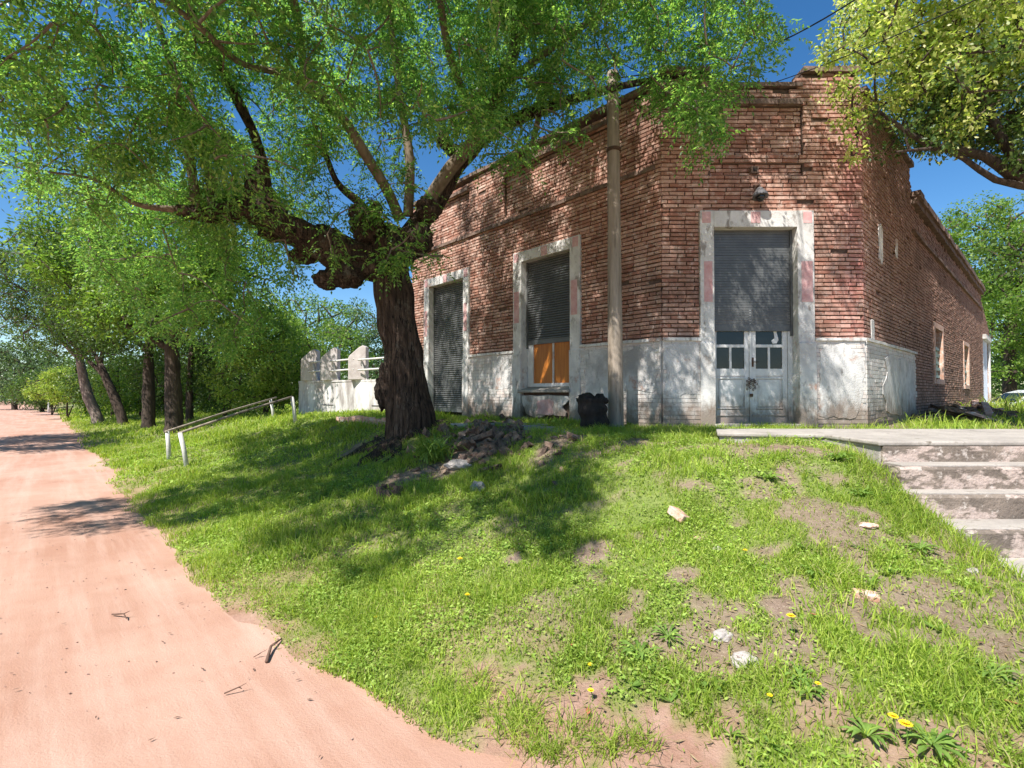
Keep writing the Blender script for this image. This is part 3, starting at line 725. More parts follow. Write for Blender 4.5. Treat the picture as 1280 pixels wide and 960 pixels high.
# right wall windows, frames, sheet door
for (o0, o1, z0, zt, i0, i1, iz, it) in ((6.40, 7.92, 0.68, 2.16, 6.55, 7.75, 0.80, 2.02), (12.05, 13.55, 0.6, 2.1, 12.2, 13.4, 0.72, 1.98)):
    wroot = empty('window', bi @ fR((i0 + i1) / 2, -.1, z0)); wroot.parent = bld
    mb = MB(); f, R = fR, RR_
    wbox(mb, f, R, o0, i0, -.2, .02, z0, zt, .004); wbox(mb, f, R, i1, o1, -.2, .02, z0, zt, .004); wbox(mb, f, R, i0 + .001, i1 - .001, -.2, .018, it, zt - .001, .0); wbox(mb, f, R, i0 + .001, i1 - .001, -.2, .03, z0 + .001, iz)
    mb.build('window_frame', M['brickbat'], wroot)
    mb = MB(); wbox(mb, f, R, i0, i1, -.19, -.17, iz, it); mb.build('pane', M['glass'], wroot)
    mb = MB(); n_ = 9
    for k in range(n_):
        zz = iz + .04 + (it - iz - .45) * k / n_
        wbox(mb, f, R, i0 + 0.10, i1 - .02, -.14, -.05 - .04 * (k % 2), zz, zz + .075, .012)
    mb.build('louvre', M['green_paint'], wroot)
mb = MB(); pts = []
s = 18.5
while s < 20.6: pts.append((s, -.05 + .03 * math.sin(s * 28))); s += 0.035
b0 = len(mb.v)
for (s_, d_) in pts:
    for z_ in (-0.2, 2.6): mb.v.append(tuple(fR(s_, d_, z_)))
for k in range(len(pts) - 1): mb.f.append((2 * k, 2 * k + 2, 2 * k + 3, 2 * k + 1))
o = mb.build('sheet_door', M['zinc'], bld); sd = o.modifiers.new('solid', 'SOLIDIFY'); sd.thickness = 0.004
mb = MB(); wbox(mb, fR, RR_, 18.35, 20.7, -.2, .12, 2.62, 2.8, .02); wbox(mb, fR, RR_, 20.62, 20.9, -.2, .06, 0, 2.62, .01); mb.build('door_lintel', M['plaster'], bld)
# body of the building behind the fronts
mb = MB(); D = fL(6.95, -.45, 0); A = fL(0.4, -.5, 0); B = fR(0.4, -.5, 0); Cc = fR(21.2, -.45, 0); C2 = fR(21.2, -6, 0); E = fR(8, -8, 0); D2 = fL(6.95, -4.5, 0)
mb.prism([(p.x, p.y) for p in (A, B, Cc, C2, E, D2, D)], -0.3, 4.1); mb.build('rear_wall', M['mortar'], bld)
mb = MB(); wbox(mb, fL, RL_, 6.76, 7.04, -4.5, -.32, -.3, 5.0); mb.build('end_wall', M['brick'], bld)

# lamp above door + hole
lamp = empty('wall_lamp', fF(1.42, 0.03, 3.45), label='small dark round lamp fixed to the brickwork above the corner door', cat='lamp')
mb = MB(); c = fF(1.44, 0.10, 3.42)
mb.tube([c + Vector((0, 0, .10)), c + Vector((0, 0, .06)), c + Vector((0, -.01, 0)), c + Vector((0, -.02, -.05))], [.03, .06, .10, .115], 20); mb.build('lamp_shade', M['lamp_metal'], lamp, smooth=False)
mb = MB(); mb.lump(c + Vector((0, -.02, -.05)), .07, 1, 0.02, 3); mb.build('bulb_cover', M['glass'], lamp, smooth=True)
mb = MB(); mb.tube([fF(1.44, 0.0, 3.56), fF(1.44, .09, 3.56), c + Vector((0, 0, .09))], .015, 8); wbox(mb, fF, RF_, 1.40, 1.48, -.0, .02, 3.52, 3.60); mb.build('bracket', M['iron'], lamp)
mb = MB(); wbox(mb, fF, RF_, 1.36, 1.47, -.07, .012, 3.78, 3.88); mb.build('junction_box', M['ledge'], bld)
mb = MB(); wbox(mb, fF, RF_, 1.385, 1.445, 0, .0145, 3.80, 3.86); mb.build('junction_hole', M['charred'], bld)

# ------------------------------------------------------------------ concrete steps
st = empty('concrete_steps', (5.2, 4.2, -0.9), label='flight of four cracked concrete steps with flaking risers leading up to the pavement', cat='steps')
edges = [(4.60, 0.0), (4.36, -0.17), (4.13, -0.368), (3.80, -0.56), (3.55, -0.80)]
for k in range(4):
    y0 = edges[k][0]; ztop = edges[k][1] if k else -0.172; 
heights = [(-0.172, 4.34, 4.60), (-0.368, 4.12, 4.36), (-0.565, 3.80, 4.14)]
lefts = [3.28, 3.22, 3.24]
mb = MB(); mb.box((6.12, 4.655, -0.22), (5.6, 0.13, 0.40), None, 0.0); mb.build('riser', M['riser'], st, bevel=0.01)
for (zt, ya, yb), xl in zip(heights, lefts):
    mb = MB(); b0 = 0
    nseg = 40; xs_ = np.linspace(xl, 8.9, nseg)
    for x_ in xs_:
        jj = 0.012 * mn.noise(Vector((x_ * 5, zt * 9, 0))); j2 = 0.008 * mn.noise(Vector((x_ * 9, zt * 9, 4)))
        for yy, zz in ((ya + jj, zt - 0.40), (ya + jj, zt - .02), (ya + .018 + jj, zt + j2), (yb + .02, zt), (yb + .02, zt - .40)): mb.v.append((x_, yy, zz))
    for k in range(nseg - 1):
        for q_ in range(5):
            mb.f.append((k * 5 + q_, k * 5 + (q_ + 1) % 5, (k + 1) * 5 + (q_ + 1) % 5, (k + 1) * 5 + q_))
    mb.f.append((4, 3, 2, 1, 0)); mb.f.append(tuple((nseg - 1) * 5 + q_ for q_ in range(5)))
    mb.build('step', M['riser'], st)
    mb = MB(); mb.box(((xl + 8.9) / 2 + .02, (ya + yb) / 2 + .02, zt + .004), (8.9 - xl - .05, yb - ya - 0.045, 0.016), None, 0.002); mb.build('tread', M['concrete'], st, bevel=.004)
mb = MB(); mb.box((6.1, 3.62, -.86), (5.5, 0.5, 0.2), None, .006); mb.build('footing', M['concrete'], st, bevel=.01)

# ------------------------------------------------------------------ pole + wires
pp = P(770, 516, 7.55); pz = zf(pp.x, pp.y)
pole = empty('utility_pole', (pp.x, pp.y, pz), label='weathered wooden utility pole standing in front of the left brick wall', cat='pole')
mb = MB(); top = P(768, 88, 7.5).z
pts = [Vector((pp.x - 0.03 * t, pp.y, pz - .2 + (top - pz + .2) * t)) for t in np.linspace(0, 1, 24)]
mb.tube(pts, [0.115 - 0.03 * t for t in np.linspace(0, 1, 24)], 20, 0.06, seed=3); mb.build('shaft', M['pole'], pole, smooth=True)
tp = pts[-1]
mb = MB()
for zz in (1.2, 0.1): mb.tube([Vector((pp.x - .02, pp.y, top - zz)), Vector((pp.x - .02, pp.y, top - zz + .05))], .108 if zz > 1 else .092, 20)
mb.build('band', M['iron'], pole)
mb = MB(); mb.tube([tp + Vector((0, -.08, -.1)), tp + Vector((0, -.2, -.1)), tp + Vector((0, -.2, 0))], .01, 6); mb.lump(tp + Vector((0, -.2, .03)), .035, 2, 0.0, 2); mb.build('insulator', M['iron'], pole)
for k, (a, b_, lab) in enumerate(((P(945, 96, 8.2), P(1180, -10, 5.0), 'lower thin black wire crossing the gap of sky above the parapet'), (P(940, 52, 8.0), P(1060, -20, 5.5), 'upper thicker black wire leaving the top of the picture'))):
    d = (b_ - a); pts = [a - d * .7 + d * 2.6 * t - Vector((0, 0, .25 * math.sin(math.pi * t))) for t in np.linspace(0, 1, 20)]
    pts[0] = tp + Vector((0, -.2, .05)) if k == 0 else tp + Vector((.05, -.05, -.12))
    mb = MB(); mb.tube(pts, 0.006 if k == 0 else .009, 6); mb.build('overhead_wire', M['black_wire'], smooth=True, label=lab, cat='wire', group='overhead wires')

# ------------------------------------------------------------------ terrace with fins
ter = empty('terrace_wall', P(430, 512, 15.5), label='low whitewashed concrete terrace wall left of the building with upright fins and pipe rails', cat='wall')
A = P(520, 476, 13.9); A.z = 0; B = P(380, 476, 16.6); B.z = 0; ztop = 0.86; zbot = -.6
dv = (B - A); Lt = dv.length; dv.normalize(); nv = Vector((dv.y, -dv.x, 0)); 
if nv.y > 0: nv = -nv
mb = MB(); poly = []
for t in np.linspace(0, 1, 12): poly.append(A + dv * Lt * t)
cc = B - nv * 0.9
for t in np.linspace(0, math.pi / 2, 8)[1:]: poly.append(cc + nv * 0.9 * math.cos(t) + dv * 0.9 * math.sin(t))
back = [p - nv * 2.5 for p in (A,)]
pl = [(p.x, p.y) for p in poly] + [((poly[-1] - nv * 1.6).x, (poly[-1] - nv * 1.6).y), ((A - nv * 2.5).x, (A - nv * 2.5).y)]
mb.prism(pl, zbot, ztop - .05); mb.build('wall_body', M['white_conc'], ter)
mb = MB(); ctr = Vector((sum(p[0] for p in pl) / len(pl), sum(p[1] for p in pl) / len(pl), 0))
mb.prism([tuple((Vector((p[0], p[1], 0)) + (Vector((p[0], p[1], 0)) - ctr).normalized() * .03).to_2d()) for p in pl], ztop - .05, ztop); mb.build('wall_cap', M['white_conc'], ter)
mb = MB()
for px in (425, 470): p = A + dv * Lt * (0.3 if px == 470 else .75); q = p + nv * .003; mb.box((q.x, q.y, .1), (.5, .02, .02), Matrix.Rotation(math.atan2(dv.y, dv.x), 3, 'Z'))
mb.build('slot', M['charred'], ter)
finpos = []
for px0, Yd in ((388, 16.5), (413, 15.9), (448, 15.2)):
    p = P(px0, 475, Yd); p.z = ztop; finpos.append(p)
    fd = Vector((0.82, -.57, 0)).normalized(); fn = Vector((fd.y, -fd.x, 0))
    wv = Vector((-1, .05, 0)) 
    # fin: thick blade, slanted top, leaning
    mb = MB(); wd, th, hh = 0.55, 0.24, 0.98
    prof = [(-wd / 2, 0), (wd / 2, 0), (wd / 2, hh * .98), (wd * .32, hh * 1.04), (wd * .1, hh * .98), (-wd * .42, hh * .74), (-wd / 2, hh * .66)]
    ax = Vector((0.93, -.10, 0)).normalized(); az = Vector((ax.y, -ax.x, 0))
    mb.prism(prof, -th / 2, th / 2, lambda q: p + ax * q[0] + az * q[2] + Vector((0, 0, q[1])))
    mb.build('fin', M['fin'], ter, bevel=.02)
finpos.append(P(500, 475, 14.3)); finpos[-1].z = ztop
for p, q in zip(finpos[:-1], finpos[1:]):
    for hz in (0.28, 0.58):
        mb = MB(); a = p + Vector((.05, -.20, hz)); b_ = q + Vector((-.1, -.1, hz + .03)); mb.tube([a, b_], 0.028, 8); mb.build('pipe_rail', M['pipe'], ter, smooth=True)
    mb = MB(); a = p + Vector((.12, -.2, .62)); mb.tube([a, p + Vector((.30, -.16, .0))], .022, 6); mb.build('strut', M['pipe'], ter)
# brick edging near the tree
ed = empty('brick_edging', G(455, 530), label='low row of old bricks set on edge in the grass left of the big trunk', cat='brick edging')
e0 = G(425, 529); e1 = G(482, 531); me = None
mbv = MB(); mbv.box((0, 0, 0), (.075, .12, .16), None, .006); me = mbv.mesh('brick'); me.materials.append(M['brickbat'])
nb = 12
for k in range(nb):
    p = e0.lerp(e1, k / (nb - 1)); o = bpy.data.objects.new('brick', me); COL.objects.link(o); o.parent = ed
    o.location = world(ed).inverted() @ Vector((p.x, p.y, zf(p.x, p.y) + .05)); o.rotation_euler = (random.uniform(-.08, .08), random.uniform(-.1, .1), random.uniform(-.15, .15)); o.scale = ((e1 - e0).length / nb / .08,) + (1, 1)

# ------------------------------------------------------------------ hand rails on the bank
def rail(pa, pb, ta, tb, lab, ext):
    a, b_ = G(*pa), G(*pb); A_, B_ = P(ta[0], ta[1], a.y), P(tb[0], tb[1], b_.y)
    r = empty('hand_rail', a, label=lab, cat='railing', group='pipe hand rails of the buried stairs')
    for q0, q1 in ((a, A_), (b_, B_)):
        mb = MB(); mb.tube([q0 - Vector((0, 0, .15)), q0.lerp(q1, .5), q1], [.042, .040, .036], 10, .08, seed=q0.x); mb.build('post', M['pipe'], r, smooth=True)
    mb = MB(); d = B_ - A_; mb.tube([A_ - d * .01, A_ + d * .5 + Vector((0, 0, .02)), B_ + d * ext], .024, 8); mb.build('rail', M['pole'], r, smooth=True)
    return A_, B_
rail((212, 574), (343, 524), (209, 539), (338, 499), 'far pipe hand rail of the pair on the grass bank', .08)
rail((235, 583), (370, 527), (225, 541), (365, 496), 'near pipe hand rail of the pair on the grass bank', .0)

# ------------------------------------------------------------------ foliage tools
def rnd_unit(n):
    v = rng.normal(size=(n, 3)); return v / np.linalg.norm(v, axis=1, keepdims=True)
def nrm(v): return v / np.maximum(np.linalg.norm(v, axis=1, keepdims=True), 1e-9)
def leafquads(base, d, wv, ll, lw):
    ll = np.asarray(ll).reshape(-1, 1) * np.ones((len(base), 1)); lw = np.asarray(lw).reshape(-1, 1) * np.ones((len(base), 1))
    v = np.stack([base, base + d * ll * .42 + wv * lw / 2, base + d * ll, base + d * ll * .42 - wv * lw / 2], 1)
    return v.reshape(-1, 3)
def quads_mesh(name, V):
    return npmesh(name, V, np.arange(len(V)).reshape(-1, 4))
def sprays(Pb, D, L, K, ll, lw, droop):
    n = len(Pb); L = L.reshape(-1, 1)
    side = nrm(np.cross(D, np.array([[0, 0, 1.0]])) + rnd_unit(n) * .35)
    out = []
    for k in range(K):
        t = (k // 2 + 1) / (K / 2 + .5); sg = 1 if k % 2 else -1
        pos = Pb + D * L * t + np.array([[0, 0, -1.0]]) * (droop * L * t * t)
        if k == K - 1: d = D + np.array([[0, 0, -.5]])
        else: d = side * sg * .85 + D * .5 + np.array([[0, 0, -.45]])
        d = nrm(d + rnd_unit(n) * .3); wv = nrm(np.cross(d, rnd_unit(n) * .7 + np.array([[0, 0, 1.0]])))
        s = rng.uniform(.75, 1.2, (n, 1))
        out.append(leafquads(pos, d, wv, ll * s, lw * s))
    return np.concatenate([o.reshape(n, 4, 3) for o in out]).reshape(-1, 3)
def clump_leaves(C, r, n, ll, lw, up=.6):
    """n leaves round every centre C, shell biased"""
    m = len(C); u = rnd_unit(m * n); rad = np.repeat(np.asarray(r).reshape(-1) * np.ones(m), n).reshape(-1, 1)
    pos = np.repeat(C, n, 0) + u * rad * rng.uniform(.35, 1.05, (m * n, 1)) * np.array([[1, 1, .75]])
    d = nrm(u * .6 + rnd_unit(m * n) * .8 + np.array([[0, 0, -.3]])); wv = nrm(np.cross(d, rnd_unit(m * n) + np.array([[0, 0, up]])))
    s = rng.uniform(.7, 1.3, (m * n, 1)); return leafquads(pos, d, wv, ll * s, lw * s)
def in_ellipsoids(n, ells):
    vol = np.array([e[1][0] * e[1][1] * e[1][2] for e in ells]); idx = rng.choice(len(ells), n, p=vol / vol.sum())
    c = np.array([e[0] for e in ells])[idx]; r = np.array([e[1] for e in ells])[idx]
    u = rnd_unit(n) * rng.uniform(0.0, 1, (n, 1)) ** (1 / 3.2); return c + u * r
def grow(mb, nodes, targets, r0=.012, jitter=.12, sides=4, maxr=.05):
    """connect every target to the nearest node so far by a slightly curved twig"""
    nodes = [np.array(p, float) for p in nodes]; arr = np.array(nodes)
    d0 = np.array([np.min(np.linalg.norm(arr - t, axis=1)) for t in targets]); order = np.argsort(d0)
    buf = np.zeros((len(arr) + len(targets) * 4, 3)); buf[:len(arr)] = arr; cnt = len(arr); ends = []
    for oi in order:
        t = targets[oi]; dist = np.linalg.norm(buf[:cnt] - t, axis=1) ; k = int(np.argmin(dist)); s = buf[k].copy(); L = dist[k]
        mid = (s + t) / 2 + rng.normal(size=3) * L * jitter + np.array([0, 0, L * .08])
        pts = [(1 - u) ** 2 * s + 2 * u * (1 - u) * mid + u * u * t for u in (0, .25, .5, .75, 1)]
        rr = min(maxr, r0 * (0.8 + L * 1.2))
        mb.tube(pts, [rr, rr * .85, rr * .7, rr * .5, rr * .25], sides, caps=False)
        for q_ in pts[1:]: buf[cnt] = q_; cnt += 1
        ends.append((t, (t - pts[2]) / (np.linalg.norm(t - pts[2]) + 1e-6)))
    return ends
def limb(pts, rad, step=.12):
    """resample a polyline smoothly (Catmull-Rom)"""
    pts = [Vector(p) for p in pts]; out = []; rr = []
    for i_ in range(len(pts) - 1):
        p0 = pts[max(i_ - 1, 0)]; p1 = pts[i_]; p2 = pts[i_ + 1]; p3 = pts[min(i_ + 2, len(pts) - 1)]
        n = max(2, int((p2 - p1).length / step))
        for k in range(n):
            t = k / n; out.append(0.5 * ((2 * p1) + (p2 - p0) * t + (2 * p0 - 5 * p1 + 4 * p2 - p3) * t * t + (3 * p1 - p0 - 3 * p2 + p3) * t ** 3)); rr.append(rad[i_] * (1 - t) + rad[i_ + 1] * t)
    out.append(pts[-1]); rr.append(rad[-1]); return out, rr
def toimg(Pn):
    x, y, z = Pn[:, 0], Pn[:, 1], Pn[:, 2] - EYE; c, s = math.cos(PITCH), math.sin(PITCH)
    yy = y * c + z * s; zz = -y * s + z * c; return 640 + F * x / yy, 480 - F * zz / yy, yy

# ------------------------------------------------------------------ the big tree
TB = P(512, 548, 8.0)
tree = empty('shade_tree', (TB.x, TB.y, zf(TB.x, TB.y)), label='huge old pollarded tree with thick rough trunk on the bank, spreading over the building', cat='tree')
Y0 = 8.0
tp_, tr_ = limb([P(520, 580, Y0), P(514, 540, Y0), P(510, 500, Y0), P(504, 450, Y0), P(497, 400, Y0 + .0), P(490, 350, Y0), P(486, 315, Y0), P(492, 285, Y0)], [.56, .40, .345, .305, .285, .29, .32, .22], .05)
mb = MB(); mb.tube(tp_, tr_, 64, .13, seed=1.3, ridge=.035); 
mb.build('trunk', M['bark'], tree, smooth=True)
mb = MB()
for (px, py, r, sd, sq) in ((481, 488, .22, 1, (.7, .8, 1.3)), (484, 465, .15, 2, (.8, 1, 1.2)), (460, 285, .26, 3, (1, 1, 1)), (447, 266, .13, 4, (1, 1, 1)), (432, 345, .26, 5, (1.2, 1, .7)), (410, 350, .18, 25, (1.2, 1, .8)), (380, 320, .16, 26, (1.5, 1, .8)), (345, 290, .17, 27, (1.5, 1, .9)),
                            (405, 300, .26, 6, (1.2, 1, .8)), (520, 300, .25, 7, (1, 1, 1)), (335, 265, .26, 8, (1, 1, 1.1)), (470, 262, .10, 9, (1, 1, 1.2)), (555, 175, .10, 10, (1, 1, 1.3)),
                            (500, 310, .30, 12, (1, 1, 1)), (430, 320, .3, 13, (1.4, 1, .9)), (300, 262, .2, 14, (1.3, 1, .8)), (322, 230, .18, 15, (1, 1, 1.4)), (535, 262, .19, 16, (1, 1, 1))):
    mb.lump(P(px, py, Y0 - .05 if py > 400 else Y0 - .2), r, sd, .24, 4, sq, 2.2)
mb.build('burl', M['bark'], tree, smooth=True)
mainl = [
 ([(490, 330, 8), (450, 325, 7.9), (400, 305, 7.6), (350, 278, 7.3), (310, 262, 7.1), (262, 268, 6.9), (222, 262, 6.8)], [.31, .29, .25, .20, .17, .11, .07], 'bark'),
 ([(585, 195, 8.0), (562, 185, 7.9), (552, 165, 7.85)], [.13, .10, .09], 'bark'),
 ([(470, 300, 7.95), (458, 278, 7.8), (450, 255, 7.8), (420, 225, 7.6), (400, 170, 7.4)], [.2, .13, .08, .045, .02], 'bark'),
 ([(325, 275, 7.2), (318, 240, 7.2), (330, 205, 7.2)], [.2, .15, .09], 'bark'),
 ([(495, 320, 8), (520, 285, 8), (552, 240, 8), (585, 190, 8.0), (625, 160, 7.9), (700, 130, 7.6), (790, 105, 7.2), (880, 90, 6.8)], [.24, .18, .15, .135, .10, .08, .055, .025], 'bark'),
 ([(528, 262, 7.9), (560, 215, 7.75), (600, 165, 7.6), (625, 110, 7.5), (645, 50, 7.4), (655, -60, 7.3), (640, -200, 7.2)], [.10, .105, .10, .10, .09, .07, .04], 'bark2'),
 ([(500, 275, 7.9), (485, 240, 7.7), (455, 190, 7.4), (430, 150, 7.1), (385, 95, 6.7), (372, 20, 6.3), (350, -90, 5.9)], [.085, .08, .075, .065, .055, .045, .03], 'bark2'),
 ([(510, 270, 7.9), (512, 200, 7.8), (500, 120, 7.7), (490, 40, 7.5), (470, -60, 7.3), (450, -200, 7)], [.08, .07, .055, .045, .04, .02], 'bark2'),
 ([(330, 262, 7.2), (328, 200, 7.1), (300, 130, 6.8), (265, 60, 6.3), (220, -30, 5.8), (200, -160, 5.4)], [.14, .075, .06, .05, .04, .02], 'bark'),
 ([(245, 262, 6.9), (240, 215, 6.9), (232, 160, 6.9), (215, 90, 6.8), (190, 0, 6.5)], [.07, .06, .055, .045, .03], 'bark2'),
 ([(265, 262, 6.9), (258, 200, 7.1), (245, 145, 7.2), (230, 60, 7.2)], [.06, .05, .04, .02], 'bark2'),
 ([(430, 150, 7.1), (365, 98, 6.4), (300, 78, 5.6), (245, 30, 4.9), (150, -40, 4.2)], [.05, .045, .035, .03, .02], 'bark2'),
 ([(222, 262, 6.8), (170, 255, 6.6), (120, 225, 6.3), (60, 215, 6.0)], [.05, .03, .018, .008], 'bark2'),
 ([(625, 110, 7.5), (690, 60, 7.1), (760, 10, 6.7), (840, -60, 6.3)], [.06, .05, .04, .02], 'bark2'),
 ([(600, 165, 7.6), (560, 60, 6.8), (540, -100, 5.8), (500, -400, 4.6)], [.06, .05, .04, .03], 'bark2'),
 ([(372, 20, 6.3), (330, -120, 5.2), (250, -300, 4.3), (150, -500, 3.7)], [.05, .045, .04, .02], 'bark2'),
 ([(660, 205, 7.9), (680, 120, 7.8), (700, 60, 7.8), (730, -60, 7.8)], [.04, .05, .04, .02], 'bark2'),
]
nodes = []
for k, (pts, rad, mt) in enumerate(mainl):
    lp, lr = limb([P(*q_) for q_ in pts], rad, .08)
    mb = MB(); thick = rad[0] > .12
    mb.tube(lp, lr, 28 if thick else 12, .22 if thick else .08, seed=k * 1.7, ridge=.018 if thick else 0)
    mb.build('branch', M[mt], tree, smooth=True)
    nodes += [tuple(p) for p in lp[len(lp) // 3 if rad[0] > .2 else 4::2]]
ells = [((-2.6, 6.2, 5.2), (3.9, 2.9, 2.7)), ((-4.2, 4.9, 4.4), (2.3, 2.2, 1.7)), ((1.3, 6.3, 6.2), (2.1, 2.3, 1.6)), ((-1.3, 4.3, 5.9), (2.0, 2.0, 1.5)), ((-4.9, 7.2, 3.6), (2.2, 2.2, 1.7)),
        ((-2.6, 2.5, 4.9), (2.6, 2.6, 1.3)), ((-1.2, 2.3, 5.2), (1.8, 2.0, 1.2)), ((-5.6, 4.2, 4.5), (1.8, 1.8, 1.3)), ((1.2, 6.2, 7.6), (3.0, 2.0, 1.3)), ((-7.0, 3.7, 3.7), (1.5, 1.2, .8)), ((-7.2, 3.4, 4.2), (1.4, 1.2, .8)), ((1.0, 6.6, 4.9), (1.9, 1.2, 1.2)), ((-0.2, 8.0, 6.6), (3.2, 1.8, 1.7)), ((2.6, 6.3, 5.2), (1.1, 1.3, 1.3))]
T = in_ellipsoids(5200, ells)
ix, iy, dd = toimg(T)
lowb = np.interp(ix, [-700, -100, 0, 60, 110, 150, 260, 330, 350, 385, 405, 440, 470, 560, 620, 700, 745, 800, 840, 880, 915, 950, 985, 1000], [430, 320, 225, 260, 330, 380, 440, 430, 350, 235, 195, 180, 185, 175, 200, 195, 140, 130, 140, 190, 130, 80, 45, -400])
keepm = (iy < lowb - 14) & (dd > 0.3) & (T[:, 2] > 2.6) & ((iy < -60) | (dd > 4.0)) & ((ix < 980) | (iy < -100))
# sunlit ground in the foreground: leave the sky open where the crown would shade it
gx = T[:, 0] + (T[:, 2] + .6) * .424; gy = T[:, 1] + (T[:, 2] + .6) * .590
dlm = -1.0 - (NL[0] * gx + NL[1] * gy)
lim = np.interp(gx, [-7, -5.5, -4.0, -2.5, -1.2, -.3, .4, 1.0, 2], [6.0, 5.4, 5.2, 4.2, 3.75, 3.5, 3.9, 5.6, 6.6])
keepm &= (gy > lim)
gapn = np.array([mn.noise(Vector(t) * 1.35) for t in T]); 
thr = np.where(iy > -100, 0.02, -0.10); sv = np.array(S3)
def wall_gap(T, thr_):
    sh = np.zeros(len(T), bool); gap = np.zeros(len(T), bool)
    for nn, O_, uu, L_ in ((NL, (2.25, 7.67), UL, 7.0), ((0, -1), (2.25, 7.67), (1, 0), 3.03)):
        k_ = (nn[0] * (T[:, 0] - O_[0]) + nn[1] * (T[:, 1] - O_[1])) / (nn[0] * sv[0] + nn[1] * sv[1])
        q_ = T - k_[:, None] * sv; ss = uu[0] * (q_[:, 0] - O_[0]) + uu[1] * (q_[:, 1] - O_[1])
        h_ = (k_ > 0) & (ss > -.2) & (ss < L_ + .2) & (q_[:, 2] > -.2) & (q_[:, 2] < 5.3)
        m_ = np.array([mn.noise(Vector((a * 2.1, c * .95, 2.2 + O_[0] * uu[0]))) for a, c in zip(ss, q_[:, 2])]) < thr_
        sh |= h_; gap |= (h_ & m_)
    return sh, gap
wallshade, wgap = wall_gap(T, -0.17)
for nn, O_, uu, L_ in ():
    k_ = (nn[0] * (T[:, 0] - O_[0]) + nn[1] * (T[:, 1] - O_[1])) / (nn[0] * sv[0] + nn[1] * sv[1])
    q_ = T - k_[:, None] * sv; ss = uu[0] * (q_[:, 0] - O_[0]) + uu[1] * (q_[:, 1] - O_[1])
    wallshade |= (k_ > 0) & (ss > -.2) & (ss < L_ + .2) & (q_[:, 2] > -.2) & (q_[:, 2] < 5.3)
keepm &= (gapn > thr) & ~wgap
T = T[keepm]
hang = np.array([tuple(P(px + random.uniform(-16, 16), py, 6.0 + random.uniform(-.3, .3))) for px, py in [(880, 150), (875, 170), (885, 190), (860, 140), (890, 125), (868, 200), (840, 125), (846, 150), (905, 140), (760, 100), (800, 90), (820, 110), (700, 165), (672, 180), (640, 180), (870, 160), (885, 175), (955, 50), (960, 90), (935, 70), (900, 85), (925, 40), (945, 20), (650, 190), (500, 310), (490, 325), (505, 290), (515, 300)]])
ex = []
while len(ex) < 300:
    px = random.uniform(330, 700); py = random.uniform(0, 290)
    if py < np.interp(px, [330, 350, 400, 440, 480, 520, 560, 600, 640, 700], [200, 250, 290, 260, 225, 240, 200, 150, 130, 140]) and mn.noise(Vector((px / 45, py / 45, 3))) > -.12: ex.append(tuple(P(px, py, random.uniform(7.3, 10))))
while len(ex) < 500:
    px = random.uniform(560, 985); py = random.uniform(-30, 210)
    if py < np.interp(px, [560, 600, 640, 700, 745, 800, 840, 880, 915, 950, 985], [170, 205, 200, 195, 130, 120, 145, 200, 140, 85, 50]) - 8 and mn.noise(Vector((px / 38, py / 38, 7))) > -.10: ex.append(tuple(P(px, py, random.uniform(5.8, 7.4))))
while len(ex) < 710:
    px = random.uniform(40, 400); py = random.uniform(220, 440)
    if py < np.interp(px, [40, 110, 200, 300, 340, 380, 400], [290, 360, 420, 440, 400, 345, 300]) and not (385 < px and py < 300) and mn.noise(Vector((px / 45, py / 45, 9))) > -.08: ex.append(tuple(P(px, py, random.uniform(7.2, 9.6))))
for k in range(26):
    px, py = random.choice([(480, 330), (500, 300), (520, 320), (330, 250), (300, 270), (250, 265), (460, 270), (545, 250), (420, 310)]); ex.append(tuple(P(px + random.gauss(0, 14), py + random.gauss(0, 12), 7.3 + random.uniform(-.35, .2))))
ex = np.array(ex); ex = ex[~wall_gap(ex, -0.26)[1]]
T = np.concatenate([T, hang, ex])
nodes += [tuple(p) for p in tp_[-12:]]
mbt = MB(); ends = grow(mbt, nodes, T, .010, .14, 4, .03)
mbt.build('twigs', M['bark2'], tree, kind='stuff')
Pb = []; Dd = []
for t, d in ends:
    n = 13
    v = rnd_unit(n); v = v * .9 + d * .55 + np.array([0, 0, -.05]); Pb.append(t - d * rng.uniform(0, .35, (n, 1)) + rng.normal(size=(n, 3)) * .10); Dd.append(v)
Pb = np.concatenate(Pb); Dd = nrm(np.concatenate(Dd))
V = sprays(Pb, Dd, rng.uniform(.16, .32, len(Pb)), 11, .060, .025, .35)
link('crown', quads_mesh('crown', V - np.array(tree.location)), M['leaf_main'], tree)
print('main leaves', len(V) // 4, 'clusters', len(T))

